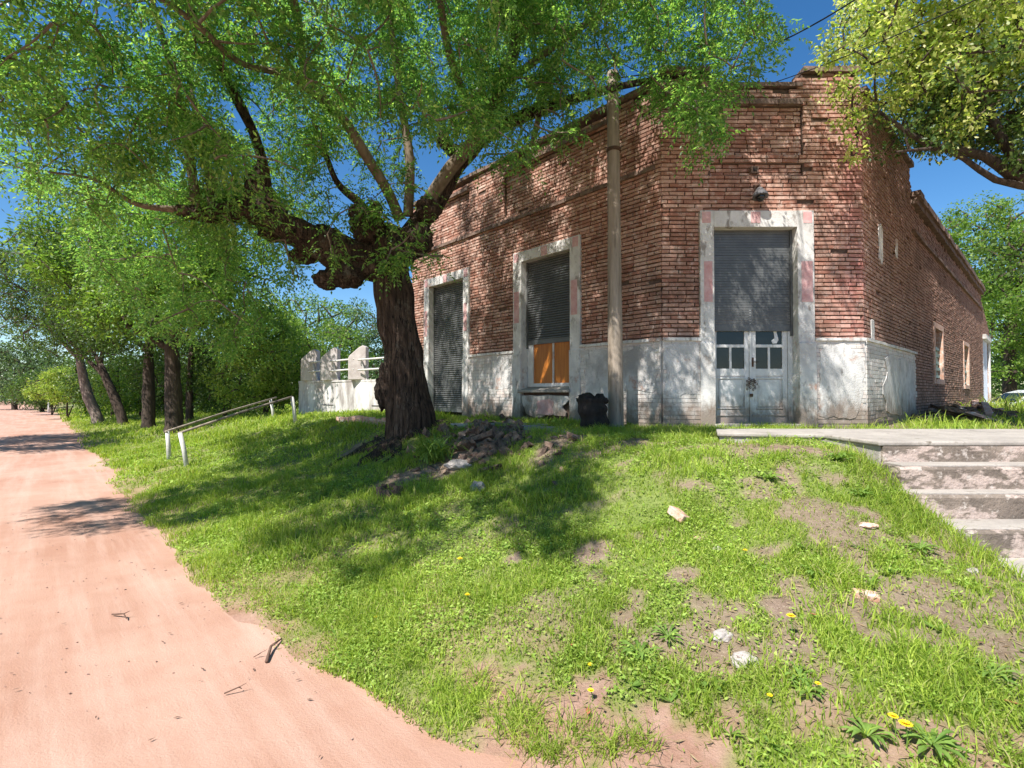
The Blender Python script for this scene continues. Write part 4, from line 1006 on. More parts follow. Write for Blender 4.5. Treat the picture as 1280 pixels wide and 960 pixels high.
# ------------------------------------------------------------------ generic trees
def make_tree(name, label, base, trunks, ells, n_cl, per, ll, lw, mat, bark='bark3', r_cl=.5, cat='tree', group=None, mask=None, up=.6, gap=-.2, mat2=None, split=None):
    root = empty(name, base, label=label, cat=cat)
    if group: root['group'] = group
    nodes = []
    for k, (pts, rad) in enumerate(trunks):
        lp, lr = limb(pts, rad, .25); mb = MB(); mb.tube(lp, lr, 14 if rad[0] > .1 else 8, .15, seed=k + base[0]); mb.build('trunk' if k == 0 else 'branch', M[bark], root, smooth=True)
        nodes += [tuple(p) for p in lp[len(lp) // 2 if k == 0 else 2:]]
    T = in_ellipsoids(n_cl, ells)
    if mask is not None: T = T[mask(T)]
    g = np.array([mn.noise(Vector(t) * (.45 / max(r_cl, .2)) + Vector((base[0], 0, 0))) for t in T]); T = T[g > gap]
    mbt = MB()
    if nodes: grow(mbt, nodes, T, .016 * max(1, base[1] / 14), .1, 3, .07)
    if mbt.v: mbt.build('twigs', M[bark], root, kind='stuff')
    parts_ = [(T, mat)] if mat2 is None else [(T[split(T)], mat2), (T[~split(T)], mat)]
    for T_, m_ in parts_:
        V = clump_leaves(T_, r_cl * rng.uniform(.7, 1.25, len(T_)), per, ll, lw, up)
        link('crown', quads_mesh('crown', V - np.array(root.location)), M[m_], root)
    return root
def base(px, py, Y):
    p = P(px, py, Y); p.z = zf(p.x, p.y); return p
# row of trees along the verge, left
def rowtree(px, Y, tr, lean, crown, mat, lab, bark='bark3', r=.5, n=150, per=90, w=.3, ll=.11, mask=None):
    w = w * .72
    b = base(px, 515, Y); top = P(px + lean[0], lean[1], Y)
    mid = b.lerp(top, .5) + Vector((random.uniform(-.1, .1), 0, 0))
    trunks = [([b - Vector((0, 0, .3)), b + Vector((0, 0, .25)), mid, top], [w * 1.5, w * 1.1, w, w * .7])]
    for q_ in tr: trunks.append(([b.lerp(top, q_[3]) if q_[3] < 1 else top, P(q_[0], q_[1], Y + q_[2])], [w * .55, w * .2]))
    return make_tree('verge_tree', lab, b, trunks, crown, n, per, ll, ll * .45, mat, bark, r, group=None, mask=mask)
def E(px, py, Y, rx, rz, ry): return (tuple(P(px, py, Y)), (rx, ry, rz))
rowtree(218, 16, [(150, 330, -1, 1), (260, 330, -.5, 1), (300, 360, .5, .9), (200, 300, 0, 1), (110, 380, 0, .9)], (-4, 425), [E(190, 345, 15.5, 3.0, 2.0, 2.2), E(280, 350, 15.5, 2.0, 1.9, 2.0), E(100, 300, 15, 1.8, 1.6, 1.6), E(230, 290, 14.5, 2.6, 1.4, 1.8), E(330, 410, 16, 1.3, 1.0, 1.2)], 'leaf_mid', 'nearest verge tree, thick dark double trunk under bright green foliage', w=.33, n=520, per=100, ll=.13)
rowtree(186, 19, [(120, 380, 0, 1), (230, 370, 0, 1), (180, 340, 0, 1)], (0, 440), [E(160, 380, 19, 2.6, 1.9, 2.2), E(150, 410, 18.5, 2.0, 1.2, 1.2)], 'leaf_dark', 'straight dark trunk second in the row beside the road', w=.28, n=260)
rowtree(153, 22, [(90, 390, 0, 1), (60, 400, 0, .8), (150, 350, 0, 1)], (-28, 455), [E(90, 375, 22, 3.2, 2.6, 2.4)], 'leaf_dark', 'verge tree with thin curved trunk leaning left over the road', w=.24, n=330)
rowtree(122, 24, [(60, 410, 0, 1), (140, 400, 0, 1), (90, 330, 0, 1)], (-22, 450), [E(80, 350, 24, 3.6, 3.0, 2.6)], 'leaf_blue', 'pale leaning twin trunk tree farthest left in the verge row', bark='bark4', w=.30, n=360)
rowtree(237, 20, [(240, 380, 0, 1)], (2, 440), [E(245, 400, 20, 1.8, 1.6, 1.6)], 'leaf_dark', 'slim straight trunk behind the nearest verge tree', w=.17, n=110)
def shrub(name, lab, px, py, Y, ell, mat, n=80, per=90, r=.4, ll=.09, cat='shrub', group=None, tr=.06):
    b = base(px, py, Y); c = Vector(ell[0][0])
    return make_tree(name, lab, b, [([b - Vector((0, 0, .2)), b.lerp(c, .5), c], [tr, tr * .7, tr * .3]), ([b, b.lerp(c, .6) + Vector((.4, .1, 0)), c + Vector((.8, 0, .2))], [tr * .7, tr * .5, tr * .2])], ell, n, per, ll, ll * .5, mat, 'bark3', r, cat=cat, group=group)
shrub('round_shrub', 'rounded yellow-green shrub beside the road, left of the verge trees', 84, 516, 30, [E(84, 482, 30, 1.9, 1.1, 1.6)], 'leaf_lime', 110, 90, .38, .12)
shrub('leafy_bush', 'bright green bush behind the hand rails, left of the terrace', 330, 512, 18, [E(335, 455, 18, 1.7, 1.7, 1.4), E(310, 480, 17.5, 1.2, 1.1, 1.0)], 'leaf_lime', 150, 100, .40, .11)
shrub('leafy_bush', 'dark bush between the bright bush and the slim trunk', 280, 514, 20, [E(280, 470, 20.5, 1.6, 1.5, 1.2)], 'leaf_dark', 90, 90, .42, .11)
shrub('leafy_bush', 'green bush rising behind the left end of the terrace wall', 390, 510, 19.5, [E(400, 440, 20, 2.0, 1.8, 1.4), E(365, 470, 19.5, 1.4, 1.4, 1)], 'leaf_mid', 150, 100, .42, .11)
shrub('garden_tree', 'blue-green feathery tree behind the terrace fins', 440, 508, 27, [E(440, 425, 27, 3.4, 2.3, 2.2), E(490, 440, 26, 2, 2, 1.5)], 'leaf_blue', 170, 100, .55, .12, 'tree', tr=.15)
shrub('garden_tree', 'tall green tree behind the terrace, partly behind the big trunk', 350, 508, 30, [E(370, 410, 30, 4.2, 2.6, 2.6), E(300, 430, 29, 3, 2, 2)], 'leaf_mid', 190, 90, .65, .16, 'tree', tr=.18)
shrub('far_tree', 'hazy far tree at the left edge beyond the road', 18, 512, 48, [E(18, 465, 48, 4.2, 3.2, 3.0)], 'leaf_blue', 150, 80, .8, .22, 'tree', tr=.25)
shrub('far_tree', 'low dark far tree just right of the hazy one', 52, 512, 42, [E(54, 488, 42, 2.4, 1.4, 1.6)], 'leaf_dark', 90, 80, .6, .18, 'tree', tr=.15)
shrub('leafy_bush', 'low green bush between round shrub and pale trunks', 105, 515, 34, [E(110, 492, 34, 2.0, 1.2, 1.2)], 'leaf_mid', 90, 80, .5, .14)
shrub('leafy_bush', 'dim bush filling the gap behind the thick verge trunks', 200, 514, 30, [E(190, 488, 31, 4.5, 1.4, 1.5)], 'leaf_mid', 170, 80, .55, .15)
shrub('leafy_bush', 'pale green bush behind the slim trunk', 255, 512, 27, [E(252, 485, 27, 2.0, 1.5, 1.2)], 'leaf_lime', 100, 80, .5, .13)
for px, Y, hw, hz, mt, lab in ((65, 36, 2.6, 1.3, 'leaf_dark', 'dark bush behind the rounded yellow-green shrub'), (140, 29, 3.0, 1.5, 'leaf_dark', 'dark undergrowth bush behind the leaning verge trunks'), (175, 26, 2.4, 1.2, 'leaf_mid', 'green bush seen between the straight verge trunks'), (225, 24, 2.4, 1.6, 'leaf_dark', 'dark bush behind the thick verge trunk and slim trunk'), (300, 24, 2.6, 2.0, 'leaf_dark', 'tall dark bush behind the bright bush by the rails')):
    shrub('leafy_bush', lab, px, 513, Y, [((P(px, 500, Y).x, Y, hz * .75), (hw, 1.2, hz * 1.15))], mt, 130, 80, .5, .13)
# far wood as one mass
T = []
for k in range(900):
    if k < 650: p = P(random.uniform(-150, 560), 500, random.uniform(60, 110)); p.z = random.uniform(-1, 9.5) * random.uniform(.5, 1)
    else: p = P(random.uniform(1215, 1450), 500, random.uniform(60, 90)); p.z = random.uniform(-1, 8) * random.uniform(.6, 1)
    T.append(tuple(p))
link('far_wood', quads_mesh('far_wood', clump_leaves(np.array(T), 1.6, 60, .5, .3)), M['leaf_dark'], kind='stuff')
make_tree('road_tree', 'leafy tree across the dirt road, left of the camera, shading the road', Vector((-17.2, 12.6, zf(-17.2, 12.6))), [([(-17.2, 12.6, -1.2), (-16.8, 12.2, 1.5), (-16, 11.8, 4)], [.25, .2, .1])],
          [((-15.8, 11.6, 4.6), (3.0, 1.6, 1.1)), ((-18, 14, 5), (2.5, 2, 1.6)), ((-14.6, 11.0, 4.4), (1.6, 1.0, .9))], 380, 80, .13, .06, 'leaf_dark', r_cl=.5)
# small posts in the verge
for px, Y, h, lab in ((61, 40, 1.1, 'thin pale post left of the round shrub'), (203, 26, .9, 'short white post between two dark trunks')):
    b = base(px, 515, Y); mb = MB(); mb.tube([b - Vector((0, 0, .2)), b + Vector((.02, 0, h * .5)), b + Vector((.0, 0, h))], [.09, .085, .08], 8, .05); mb.build('fence_post', M['pipe'], smooth=True, origin=b, label=lab, cat='post')

# trees on the right
shrub('street_tree', 'large green tree behind the far end of the building', 1262, 505, 30, [E(1262, 330, 30, 4.4, 4.2, 3.2), E(1225, 300, 33, 3.0, 2.5, 2.5), E(1290, 420, 28, 3, 3, 2.5)], 'leaf_mid', 420, 110, .7, .17, 'tree', tr=.35)
shrub('street_tree', 'darker green tree at the right edge above the white car', 1330, 510, 34, [E(1290, 400, 34, 5.0, 4.6, 3), E(1262, 445, 36, 3.0, 2.6, 2)], 'leaf_dark', 340, 100, .75, .18, 'tree', tr=.35)
b = Vector((9.6, 7.3, zf(9.6, 7.3)))
tr = [([b - Vector((0, 0, .3)), b + Vector((0, 0, 1.5)), Vector((9.2, 7.2, 3.2))], [.34, .27, .24]),
      ([Vector((9.2, 7.2, 3.2)), P(1400, 250, 7.2), P(1290, 232, 7.1), P(1230, 195, 7.1), P(1160, 180, 7.1), P(1100, 140, 7.0)], [.15, .11, .085, .06, .045, .02]),
      ([Vector((9.2, 7.2, 3.2)), P(1360, 120, 6.9), P(1280, 60, 6.9), P(1180, 40, 7.0)], [.14, .09, .06, .02]),
      ([P(1290, 232, 7.1), P(1240, 150, 7.2), P(1220, 80, 7.2), P(1180, 0, 7.3)], [.08, .06, .05, .03]),
      ([P(1300, 235, 7.1), P(1245, 225, 7.0), P(1185, 188, 6.9), P(1120, 190, 6.8)], [.06, .045, .03, .015])]
def rmask(T):
    ix, iy, dd = toimg(T)
    lo = np.interp(ix, [990, 1005, 1030, 1060, 1100, 1140, 1180, 1230, 1300, 1500], [-50, 70, 165, 215, 205, 195, 205, 205, 225, 250])
    # keep clear of the brick walls
    inr = (NR[0] * (T[:, 0] - 5.28) + NR[1] * (T[:, 1] - 7.67)) > 0.12
    clear = (T[:, 1] < 7.35) | inr | (T[:, 2] > 5.6)
    return (iy < lo - 12) & (ix > np.interp(iy, [-300, 0, 60, 100, 250], [1110, 1060, 1030, 1020, 1020])) & clear
rells = [(tuple(Vector((5.28 + .728 * 1.3 + .685 * .5, 7.67 + .685 * 1.3 - .728 * .5, 5.3))), (1.2, 1.2, .8)), (tuple(Vector((5.28 + .728 * 2.8 + .685 * .5, 7.67 + .685 * 2.8 - .728 * .5, 5.6))), (1.3, 1.3, .9)), ((5.3, 7.0, 5.9), (1.5, 1.2, .9)), ((4.9, 6.6, 6.6), (1.2, 1.0, .8)), ((6.2, 7.0, 5.0), (2.3, 1.3, 2.0)), ((7.6, 7.2, 4.6), (2.2, 1.5, 1.8)), ((5.2, 6.9, 4.2), (1.0, .6, 1.1)), ((6.8, 7.4, 6.6), (2.3, 1.7, 1.4)), ((8.3, 8.6, 5.5), (2.0, 1.6, 1.8)), ((10.6, 7.6, 5.6), (2.6, 2.6, 2.0))]  # last ellipsoid: out-of-view crown added to block sky light on the right wall
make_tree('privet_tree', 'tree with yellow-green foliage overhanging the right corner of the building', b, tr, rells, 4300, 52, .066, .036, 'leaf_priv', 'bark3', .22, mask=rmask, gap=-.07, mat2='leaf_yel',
          split=lambda T: (np.array([mn.noise(Vector(t) * 1.6) for t in T]) * .9 + (T[:, 2] - 4.3) * .6 - (T[:, 0] - 5.6) * .30) > 0)  # young yellow leaves favour upper sunward clumps; sunlit top and dark underside in colour

shrub('street_tree', 'broad dark tree out of view right of the steps, added to block sky light', 1720, 515, 10.5, [((15.5, 9.5, 4.6), (3.2, 3.0, 2.4)), ((12.6, 12.0, 4.6), (1.3, 1.3, 1.3))], 'leaf_dark', 200, 70, .5, .15, 'tree', tr=.3)  # unseen tree, added to darken the right wall by cutting sky light
# ------------------------------------------------------------------ parked car
def car():
    c = P(1292, 505, 21); gz = -0.84
    root = empty('parked_car', (c.x, c.y, gz), math.radians(172), label='white car parked behind the far end of the building, at the right edge', cat='car')
    prof = [(2.05, .35), (2.1, .6), (1.95, .82), (1.1, .95), (.55, 1.32), (.1, 1.44), (-.6, 1.45), (-1.2, 1.36), (-1.75, 1.02), (-2.05, .95), (-2.1, .4), (-1.9, .28), (1.9, .26)]
    def mk(prof, y0, y1, tp): # extruded with tumblehome
        mb = MB(); n = len(prof); ys_ = [y0, y0 + .12, y1 - .12, y1]; sc_ = [.94, 1, 1, .94]
        for y_, s_ in zip(ys_, sc_):
            for x_, z_ in prof:
                tt = max(0, (z_ - .9)) * .28; yy = y_ * (1 - tt); mb.v.append((x_ * s_, yy, .3 + (z_ - .3) * (s_ * .5 + .5)))
        for k in range(3):
            for q_ in range(n): mb.f.append((k * n + q_, k * n + (q_ + 1) % n, (k + 1) * n + (q_ + 1) % n, (k + 1) * n + q_))
        mb.f.append(tuple(reversed(range(n)))); mb.f.append(tuple(3 * n + q_ for q_ in range(n))); return mb
    o = link('body', mk(prof, -.86, .86, 0).mesh('body'), M['carwhite'], root); md = o.modifiers.new('b', 'BEVEL'); md.width = .05; md.segments = 3
    for s_ in (-1, 1):
        for poly in ([(.95, .99), (.5, 1.28), (.02, 1.36), (.02, .98)], [(-.06, .98), (-.06, 1.36), (-.62, 1.37), (-1.15, 1.28), (-1.5, 1.03)]):
            mb = MB(); mb.prism(poly, 0, .015, lambda q: Vector((q[0], s_ * (.845 * (1 - max(0, q[1] - .9) * .28) + q[2]), q[1])))
            link('side_window', mb.mesh('side_window'), M['glass'], root)
    mb = MB(); mb.v = [(1.13, -.62, .97), (1.13, .62, .97), (.60, .54, 1.30), (.60, -.54, 1.30)]; mb.f = [(0, 1, 2, 3)]
    mb.v = [(x + .02, y, z + .02) for x, y, z in mb.v]; mb.v += [(x - .02, y, z - .02) for x, y, z in mb.v]; mb.f += [(7, 6, 5, 4)]; link('windscreen', mb.mesh('windscreen'), M['glass'], root)
    for x_ in (1.3, -1.35):
        for y_ in (-.8, .8):
            mb = MB(); mb.tube([(0, -.1, 0), (0, .1, 0)], .31, 24); wh = link('wheel', mb.mesh('wheel'), M['rubber'], root, (x_, y_, .31))
            mb = MB(); mb.tube([(0, -.105, 0), (0, .105, 0)], .19, 16); link('rim', mb.mesh('rim'), M['zinc'], wh)
    for y_ in (-.6, .6):
        mb = MB(); mb.lump((2.02, y_, .68), .12, 1, 0, 2, (.5, 1.2, .7)); link('headlight', mb.mesh('headlight', True), M['glass'], root)
car()

# ------------------------------------------------------------------ charred stump, rubble, stones
sp = P(741, 515, 7.3); sp.z = zf(sp.x, sp.y)
mb = MB(); pts = [sp + Vector((.02 * math.sin(t * 5), 0, -.15 + .60 * t)) for t in np.linspace(0, 1, 16)]
mb.tube(pts, [.20 + .015 * math.sin(t * 1.3) for t in range(16)], 32, .3, seed=4, ridge=.012, nf=3); mb.lump(sp + Vector((-.09, 0, .44)), .12, 5, .5, 3, (1, 1, .7)); mb.lump(sp + Vector((.10, 0, .43)), .11, 8, .5, 3, (1, 1, .7))
mb.build('charred_stump', M['charred'], smooth=True, origin=sp, label='black charred tree stump standing beside the wooden pole under the window', cat='stump')
sp = G(488, 622)
st_ = empty('rotten_stump', sp, label='small hollow rotten stump in the grass below the big tree', cat='stump')
mb = MB()
for k in range(16):
    a = k / 16 * 6.28; r = .11 + .02 * math.sin(k * 2.3); c = sp + Vector((math.cos(a) * r, math.sin(a) * r * .8, 0)); hh = .11 + .07 * abs(math.sin(k * 1.9)) + random.uniform(-.03, .03)
    mb.box(c + Vector((0, 0, hh / 2 - .05)), (.06, .04, hh), Matrix.Rotation(a + 1.57, 3, 'Z') @ Matrix.Rotation(random.uniform(-.2, .2), 3, 'Y'), .014)
mb.build('rotten_wood', M['deadwood'], st_)
def rock(name, px, py, r, lab, mat='stone', sq=(1, .8, .6), cat='stone', group=None, seed=None):
    g = G(px, py); mb = MB(); s_ = seed if seed is not None else px * .13
    mb.lump(g + Vector((0, 0, r * .12)), r, s_, .28, 3, sq, 1.7)
    o = mb.build(name, M[mat], origin=g, label=lab, cat=cat)
    if group: o['group'] = group
    return o
# brick fragment
def slabby(name, px, py, sz, rot, lab, mat='brickbat', cat='brick fragment'):
    g = G(px, py); mb = MB(); R = Matrix.Rotation(rot[2], 3, 'Z') @ Matrix.Rotation(rot[0], 3, 'X') @ Matrix.Rotation(rot[1], 3, 'Y')
    mb.box(g + Vector((0, 0, sz[2] * .4)), sz, R, min(sz) * .13); o = mb.build(name, M[mat], origin=g, label=lab, cat=cat, bevel=min(sz) * .14); return o
slabby('broken_brick', 849, 648, (.10, .15, .06), (.35, .25, .5), 'orange and white broken brick lying in the middle of the grass bank')
slabby('broken_brick', 1082, 748, (.12, .07, .035), (.1, .1, -.3), 'flat pinkish brick piece in the weeds right of centre')
rock('stone', 931, 830, .055, 'mottled pale stone lying low on the bank, nearest the camera', sq=(1.2, .8, .8))
rock('stone', 903, 797, .05, 'grey stone half hidden in leaves just above the mottled one')
rock('stone', 897, 688, .035, 'small pale stone in bare soil above the centre right weeds', 'stone')
rock('stone', 872, 675, .035, 'small reddish stone just below the orange broken brick', 'brickbat')
rock('stone', 1086, 658, .05, 'pinkish flat stone on bare soil left of the steps', 'brickbat', (1.3, 1, .4))
rock('stone', 598, 613, .085, 'whitish angular stone below the rubble heap', 'stone', (1, .8, 1))
rock('stone', 573, 583, .12, 'grey rounded slab of rubble beside the strap leaved plant', 'stone', (1.4, 1, .5))
rock('stone', 1216, 716, .035, 'small white stone near the foot of the steps', 'stone')
rub = empty('rubble_heap', G(600, 560), label='heap of broken rubble, roots and old wood right of the big trunk', cat='rubble')
mb = MB(); mb2 = MB()
for k in range(230):
    px = random.gauss(610, 34) if k < 150 else random.uniform(470, 740); py = random.gauss(545, 17) if k < 150 else random.gauss(560, 22)
    if py < 520: py = 520 + random.random() * 20
    if py > 610: py = 560
    g = G(px, py); s_ = random.uniform(.04, .13) if k < 150 else random.uniform(.02, .07)
    R = Matrix.Rotation(random.uniform(0, 6), 3, 'Z') @ Matrix.Rotation(random.uniform(-.9, .9), 3, 'X') @ Matrix.Rotation(random.uniform(-.9, .9), 3, 'Y')
    lift = .02 * math.exp(-((px - 600) / 35) ** 2 - ((py - 545) / 22) ** 2)
    if k % 3: mb.box(g + Vector((0, 0, s_ * .12 + lift)), (s_ * random.uniform(1.2, 3.2), s_ * random.uniform(.5, 1), s_ * random.uniform(.3, .7)), R, s_ * .2)
    else: mb2.box(g + Vector((0, 0, s_ * .12 + lift)), (s_ * 1.3, s_, s_ * .7), R, s_ * .25)
mb.build('old_wood', M['deadwood'], rub, kind='stuff'); mb2.build('rubble', M['rubble'], rub, kind='stuff')
mb = MB()
for k in range(26):      # surface roots
    a = random.uniform(2.6, 6.6); c = Vector((TB.x, TB.y, 0)); L_ = random.uniform(.5, 1.3); pts = []
    for t in np.linspace(.2, 1, 8):
        x = c.x + math.cos(a + .35 * math.sin(t * 4 + k)) * L_ * t; y = c.y + math.sin(a + .35 * math.sin(t * 4 + k)) * L_ * t; pts.append(Vector((x, y, zf(x, y) + .05 * (1 - t) + .005)))
    mb.tube(pts, [.075 * (1 - t * .8) for t in np.linspace(0, 1, 8)], 8, .3, seed=k)
mb.build('root', M['bark'], tree, smooth=True, kind='stuff')
# debris by the right wall
deb = empty('debris_pile', (7.3, 8.2, 0), label='pile of dark broken planks and rubble against the shaded right wall', cat='debris')
mb = MB(); mb2 = MB()
for k in range(46):
    t = random.uniform(3.4, 8.0); p = fR(t, random.uniform(.25, 1.1), 0); R = Matrix.Rotation(random.uniform(0, 3), 3, 'Z') @ Matrix.Rotation(random.uniform(-.4, .4), 3, 'Y'); h_ = random.uniform(.02, .22)
    (mb if k % 4 else mb2).box((p.x, p.y, zf(p.x, p.y) + h_), (random.uniform(.25, .9), random.uniform(.06, .2), random.uniform(.03, .1)), R, .02)
mb.build('plank', M['deadwood'], deb, kind='stuff'); mb2.build('rubble', M['brickbat'], deb, kind='stuff')
# twigs on the road
def twig(px, py, px2, py2, r, lab, bend=.03):
    a, b_ = G(px, py), G(px2, py2)
    a.z = b_.z = ROAD_Z + .012; mid = a.lerp(b_, .5) + Vector((bend, 0, .02)); mb = MB(); mb.tube([a, a.lerp(mid, .6), mid, mid.lerp(b_, .6), b_], [r, r * .9, r * .8, r * .6, r * .4], 6, .2)
    mb.tube([mid, mid + Vector((.03, .015, .012))], [r * .6, r * .2], 5)
    mb.build('twig', M['twig'], smooth=True, origin=a, label=lab, cat='twig')
twig(333, 836, 352, 801, .010, 'dark curved twig lying on the red road near the grass edge', -.02)
twig(562, 833 + 0, 604, 812, .003, 'short thin twig on the road, right of the curved one')
twig(280, 893, 302, 884, .004, 'tiny twig on the road low in the picture')
twig(317, 701 + 130, 322, 828, .003, 'tiny dry stalk beside the dark curved twig')
twig(140, 784, 158, 790, .006, 'bent dry leaf stalk on the pale part of the road')

# ------------------------------------------------------------------ plants one can count
def strap_plant():
    g = G(540, 580); V = []; root = empty('strap_leaved_plant', g, label='clump of long arching strap leaves beside the big trunk', cat='plant')
    mb = MB()
    for k in range(110):
        a = random.uniform(0, 6.28); L_ = random.uniform(.35, .62); out = random.uniform(.5, .95); w_ = .009
        b0 = g + Vector((random.gauss(0, .10), random.gauss(0, .07), random.uniform(0, .1))); d = Vector((math.cos(a), math.sin(a), 0)); sdv = Vector((-d.y, d.x, 0)); idx = []
        for t in np.linspace(0, 1, 6):
            p = b0 + d * L_ * out * t ** 1.3 + Vector((0, 0, L_ * (1.15 * t - 1.15 * out * t * t))); ww = w_ * (1 - t ** 3) + .001
            mb.v += [tuple(p - sdv * ww), tuple(p + sdv * ww)]
        n = len(mb.v) - 12
        for q_ in range(5): mb.f.append((n + 2 * q_, n + 2 * q_ + 1, n + 2 * q_ + 3, n + 2 * q_ + 2))
    mb.build('strap_leaf', M['weed'], root, kind='stuff')
strap_plant()
def rosette(px, py, n, L_, lab):
    g = G(px, py); root = empty('weed_rosette', g, label=lab, cat='weed'); mb = MB(); 
    for k in range(int(n * 1.7)):
        a = k * 2.4 + random.uniform(-.3, .3); ln = L_ * random.uniform(.6, 1.1); d = Vector((math.cos(a), math.sin(a), 0)); sv = Vector((-d.y, d.x, 0)); n0 = len(mb.v); h = random.uniform(.08, .40)
        prof = [.002, .004, .006, .009, .011, .008, .001]
        for q_, t in enumerate(np.linspace(0, 1, 7)):
            ww = prof[q_] * L_ / .12 * (1 + .18 * (-1) ** q_); p = g + d * ln * t + Vector((0, 0, .01 + ln * h * math.sin(t * 2.4)))
            mb.v += [tuple(p - sv * ww + Vector((0, 0, ww * .4))), tuple(p), tuple(p + sv * ww + Vector((0, 0, ww * .4)))]
        for q_ in range(6):
            for e_ in (0, 1): mb.f.append((n0 + 3 * q_ + e_, n0 + 3 * q_ + e_ + 1, n0 + 3 * q_ + e_ + 4, n0 + 3 * q_ + e_ + 3))
    mb.build('leaf_rosette', M['weed'], root)
for px, py, n, L_, lab in ((1165, 935, 13, .115, 'large weed rosette at the bottom edge right of the yellow flowers'), (1085, 925, 12, .10, 'weed rosette just left of the two yellow flowers'), (1010, 870, 9, .10, 'weed rosette left of and above the two yellow flowers'),
                           (800, 820, 14, .12, 'leafy weed rosette in the centre bottom of the bank'), (835, 800, 10, .10, 'weed rosette beside the tall seed stalk'), (1050, 575, 16, .16, 'leafy weed at the left end of the top step'),
                           (1240, 850, 10, .11, 'weed rosette near the right edge low down'), (1150, 690, 12, .12, 'weed rosette left of the lowest step'), (1000, 850, 8, .09, 'small weed rosette right of the mottled stone'),
                           (960, 600, 10, .13, 'weed rosette below the bare soil near the pavement'), (740, 550, 12, .13, 'weed rosette on the top of the bank below the charred stump'), (1075, 620, 12, .12, 'bushy weed against the side of the second step'),
                           (890, 860, 9, .09, 'weed rosette below the mottled stone'), (1020, 720, 9, .10, 'weed rosette left of the flat pinkish brick piece')):
    rosette(px, py, n, L_, lab)
def flower(px, py, r, h, lab):
    g = G(px, py + h * F / 3.2); top = g + Vector((random.uniform(-.01, .01), 0, h)); root = empty('yellow_flower', g, label=lab, cat='flower', group='yellow dandelion flowers in the grass')
    mb = MB(); mb.tube([g, g.lerp(top, .5) + Vector((.006, 0, 0)), top], .0022, 5); mb.build('stem', M['weed'], root)
    mb = MB()
    for ring, (n, rr, el) in enumerate(((14, r, .1), (12, r * .75, .5), (8, r * .45, .9))):
        for k in range(n):
            a = k / n * 6.28 + ring; d = Vector((math.cos(a) * math.cos(el), math.sin(a) * math.cos(el), math.sin(el))); sv = Vector((-math.sin(a), math.cos(a), 0)) * rr * .2; n0 = len(mb.v)
            mb.v += [tuple(top), tuple(top + d * rr * .7 + sv), tuple(top + d * rr), tuple(top + d * rr * .7 - sv)]; mb.f.append((n0, n0 + 1, n0 + 2, n0 + 3))
    mb.build('petals', M['yellow'], root)
for px, py, r, h, lab in ((1133, 918, .026, .10, 'larger yellow flower of the pair at the bottom right'), (1119, 908, .02, .10, 'smaller yellow flower just left of the larger one bottom right'), (989, 777, .024, .12, 'star-like yellow flower on a tall stem right of the grey stones'),
                          (574, 697, .022, .06, 'yellow flower in the sunny grass below the tree shade'), (583, 743, .018, .05, 'yellow flower low beside the road verge'), (931, 688, .017, .05, 'yellow flower to the right of the broken brick'),
                          (740, 868, .017, .05, 'yellow flower at the edge of the bare red soil'), (736, 833, .014, .04, 'tiny yellow flower just above the one by the bare soil'), (963, 874, .014, .05, 'yellow flower below the mottled stone'),
                          (1022, 862, .014, .06, 'yellow bud above the pair of bottom right flowers'), (468, 772, .013, .04, 'orange-yellow flower near the road edge'), (515, 660, .012, .04, 'faint yellow flower within the shaded grass')):
    flower(px, py, r, h, lab)
def dryleaf(px, py, r, lab):
    g = G(px, py); mb = MB(); a = random.uniform(0, 6); ax = Vector((math.cos(a), math.sin(a), .15)); ay = Vector((-math.sin(a), math.cos(a), .3))
    pts = [(-1, 0, 0), (-.3, .5, .15), (.4, .45, .12), (1, 0, .1), (.4, -.45, .2), (-.3, -.5, .2)]
    for s_ in (0, .0015):
        mb.v += [tuple(g + ax * x * r + ay * y * r + Vector((0, 0, .03 + z * r + s_))) for x, y, z in pts]
    mb.f += [(0, 1, 2, 3, 4, 5), (11, 10, 9, 8, 7, 6)] + [(k, (k + 1) % 6, 6 + (k + 1) % 6, 6 + k) for k in range(6)]
    mb.build('fallen_leaf', M['redleaf'], origin=g, label=lab, cat='leaf')
for px, py, r, lab in ((1266, 890, .035, 'curled red-brown leaf at the right edge'), (735, 898, .02, 'red-brown leaf on the bare soil at the bottom'), (716, 814, .02, 'upright reddish leaf left of the weed rosettes'), (1018, 776, .022, 'pale brown leaf right of the tall yellow flower'), (1236, 742, .02, 'orange leaf in the weeds below the steps')):
    dryleaf(px, py, r, lab)

# ------------------------------------------------------------------ grass, clover, straw (uncountable)
def scatter(n, x0, x1, y0, y1, dens=1.0, hidden=True):
    x = rng.uniform(x0, x1, n); y = rng.uniform(y0, y1, n)
    u = x / y; ok = (np.abs(u) < 1.08) & (y > 1.3)
    x, y = x[ok], y[ok]; t = turf(x, y); ok = rng.uniform(0, 1, len(x)) < t * dens
    # not inside buildings, steps, pavement
    inL = (NL[0] * (x - 2.25) + NL[1] * (y - 7.67)) < .05; inF = y > 7.62; inR = (NR[0] * (x - 5.28) + NR[1] * (y - 7.67)) < .05
    inside = inL & inF & inR & ((UL[0] * (x - 2.25) + UL[1] * (y - 7.67)) < 7.2)
    step_ = (x > 3.27) & (y > 3.42) & (y < 4.75)
    pv = (x > 2.3) & (y > 5.62 - (x - 2.25) * .26) & (y < 6.24) | (x > 3.24) & (y > 4.6) & (y < 6.2)
    ok &= ~inside & ~step_ & ~pv
    x, y = x[ok], y[ok]; z = zfun(x, y); ok = z > ROAD_Z - .005
    return x[ok], y[ok], z[ok]
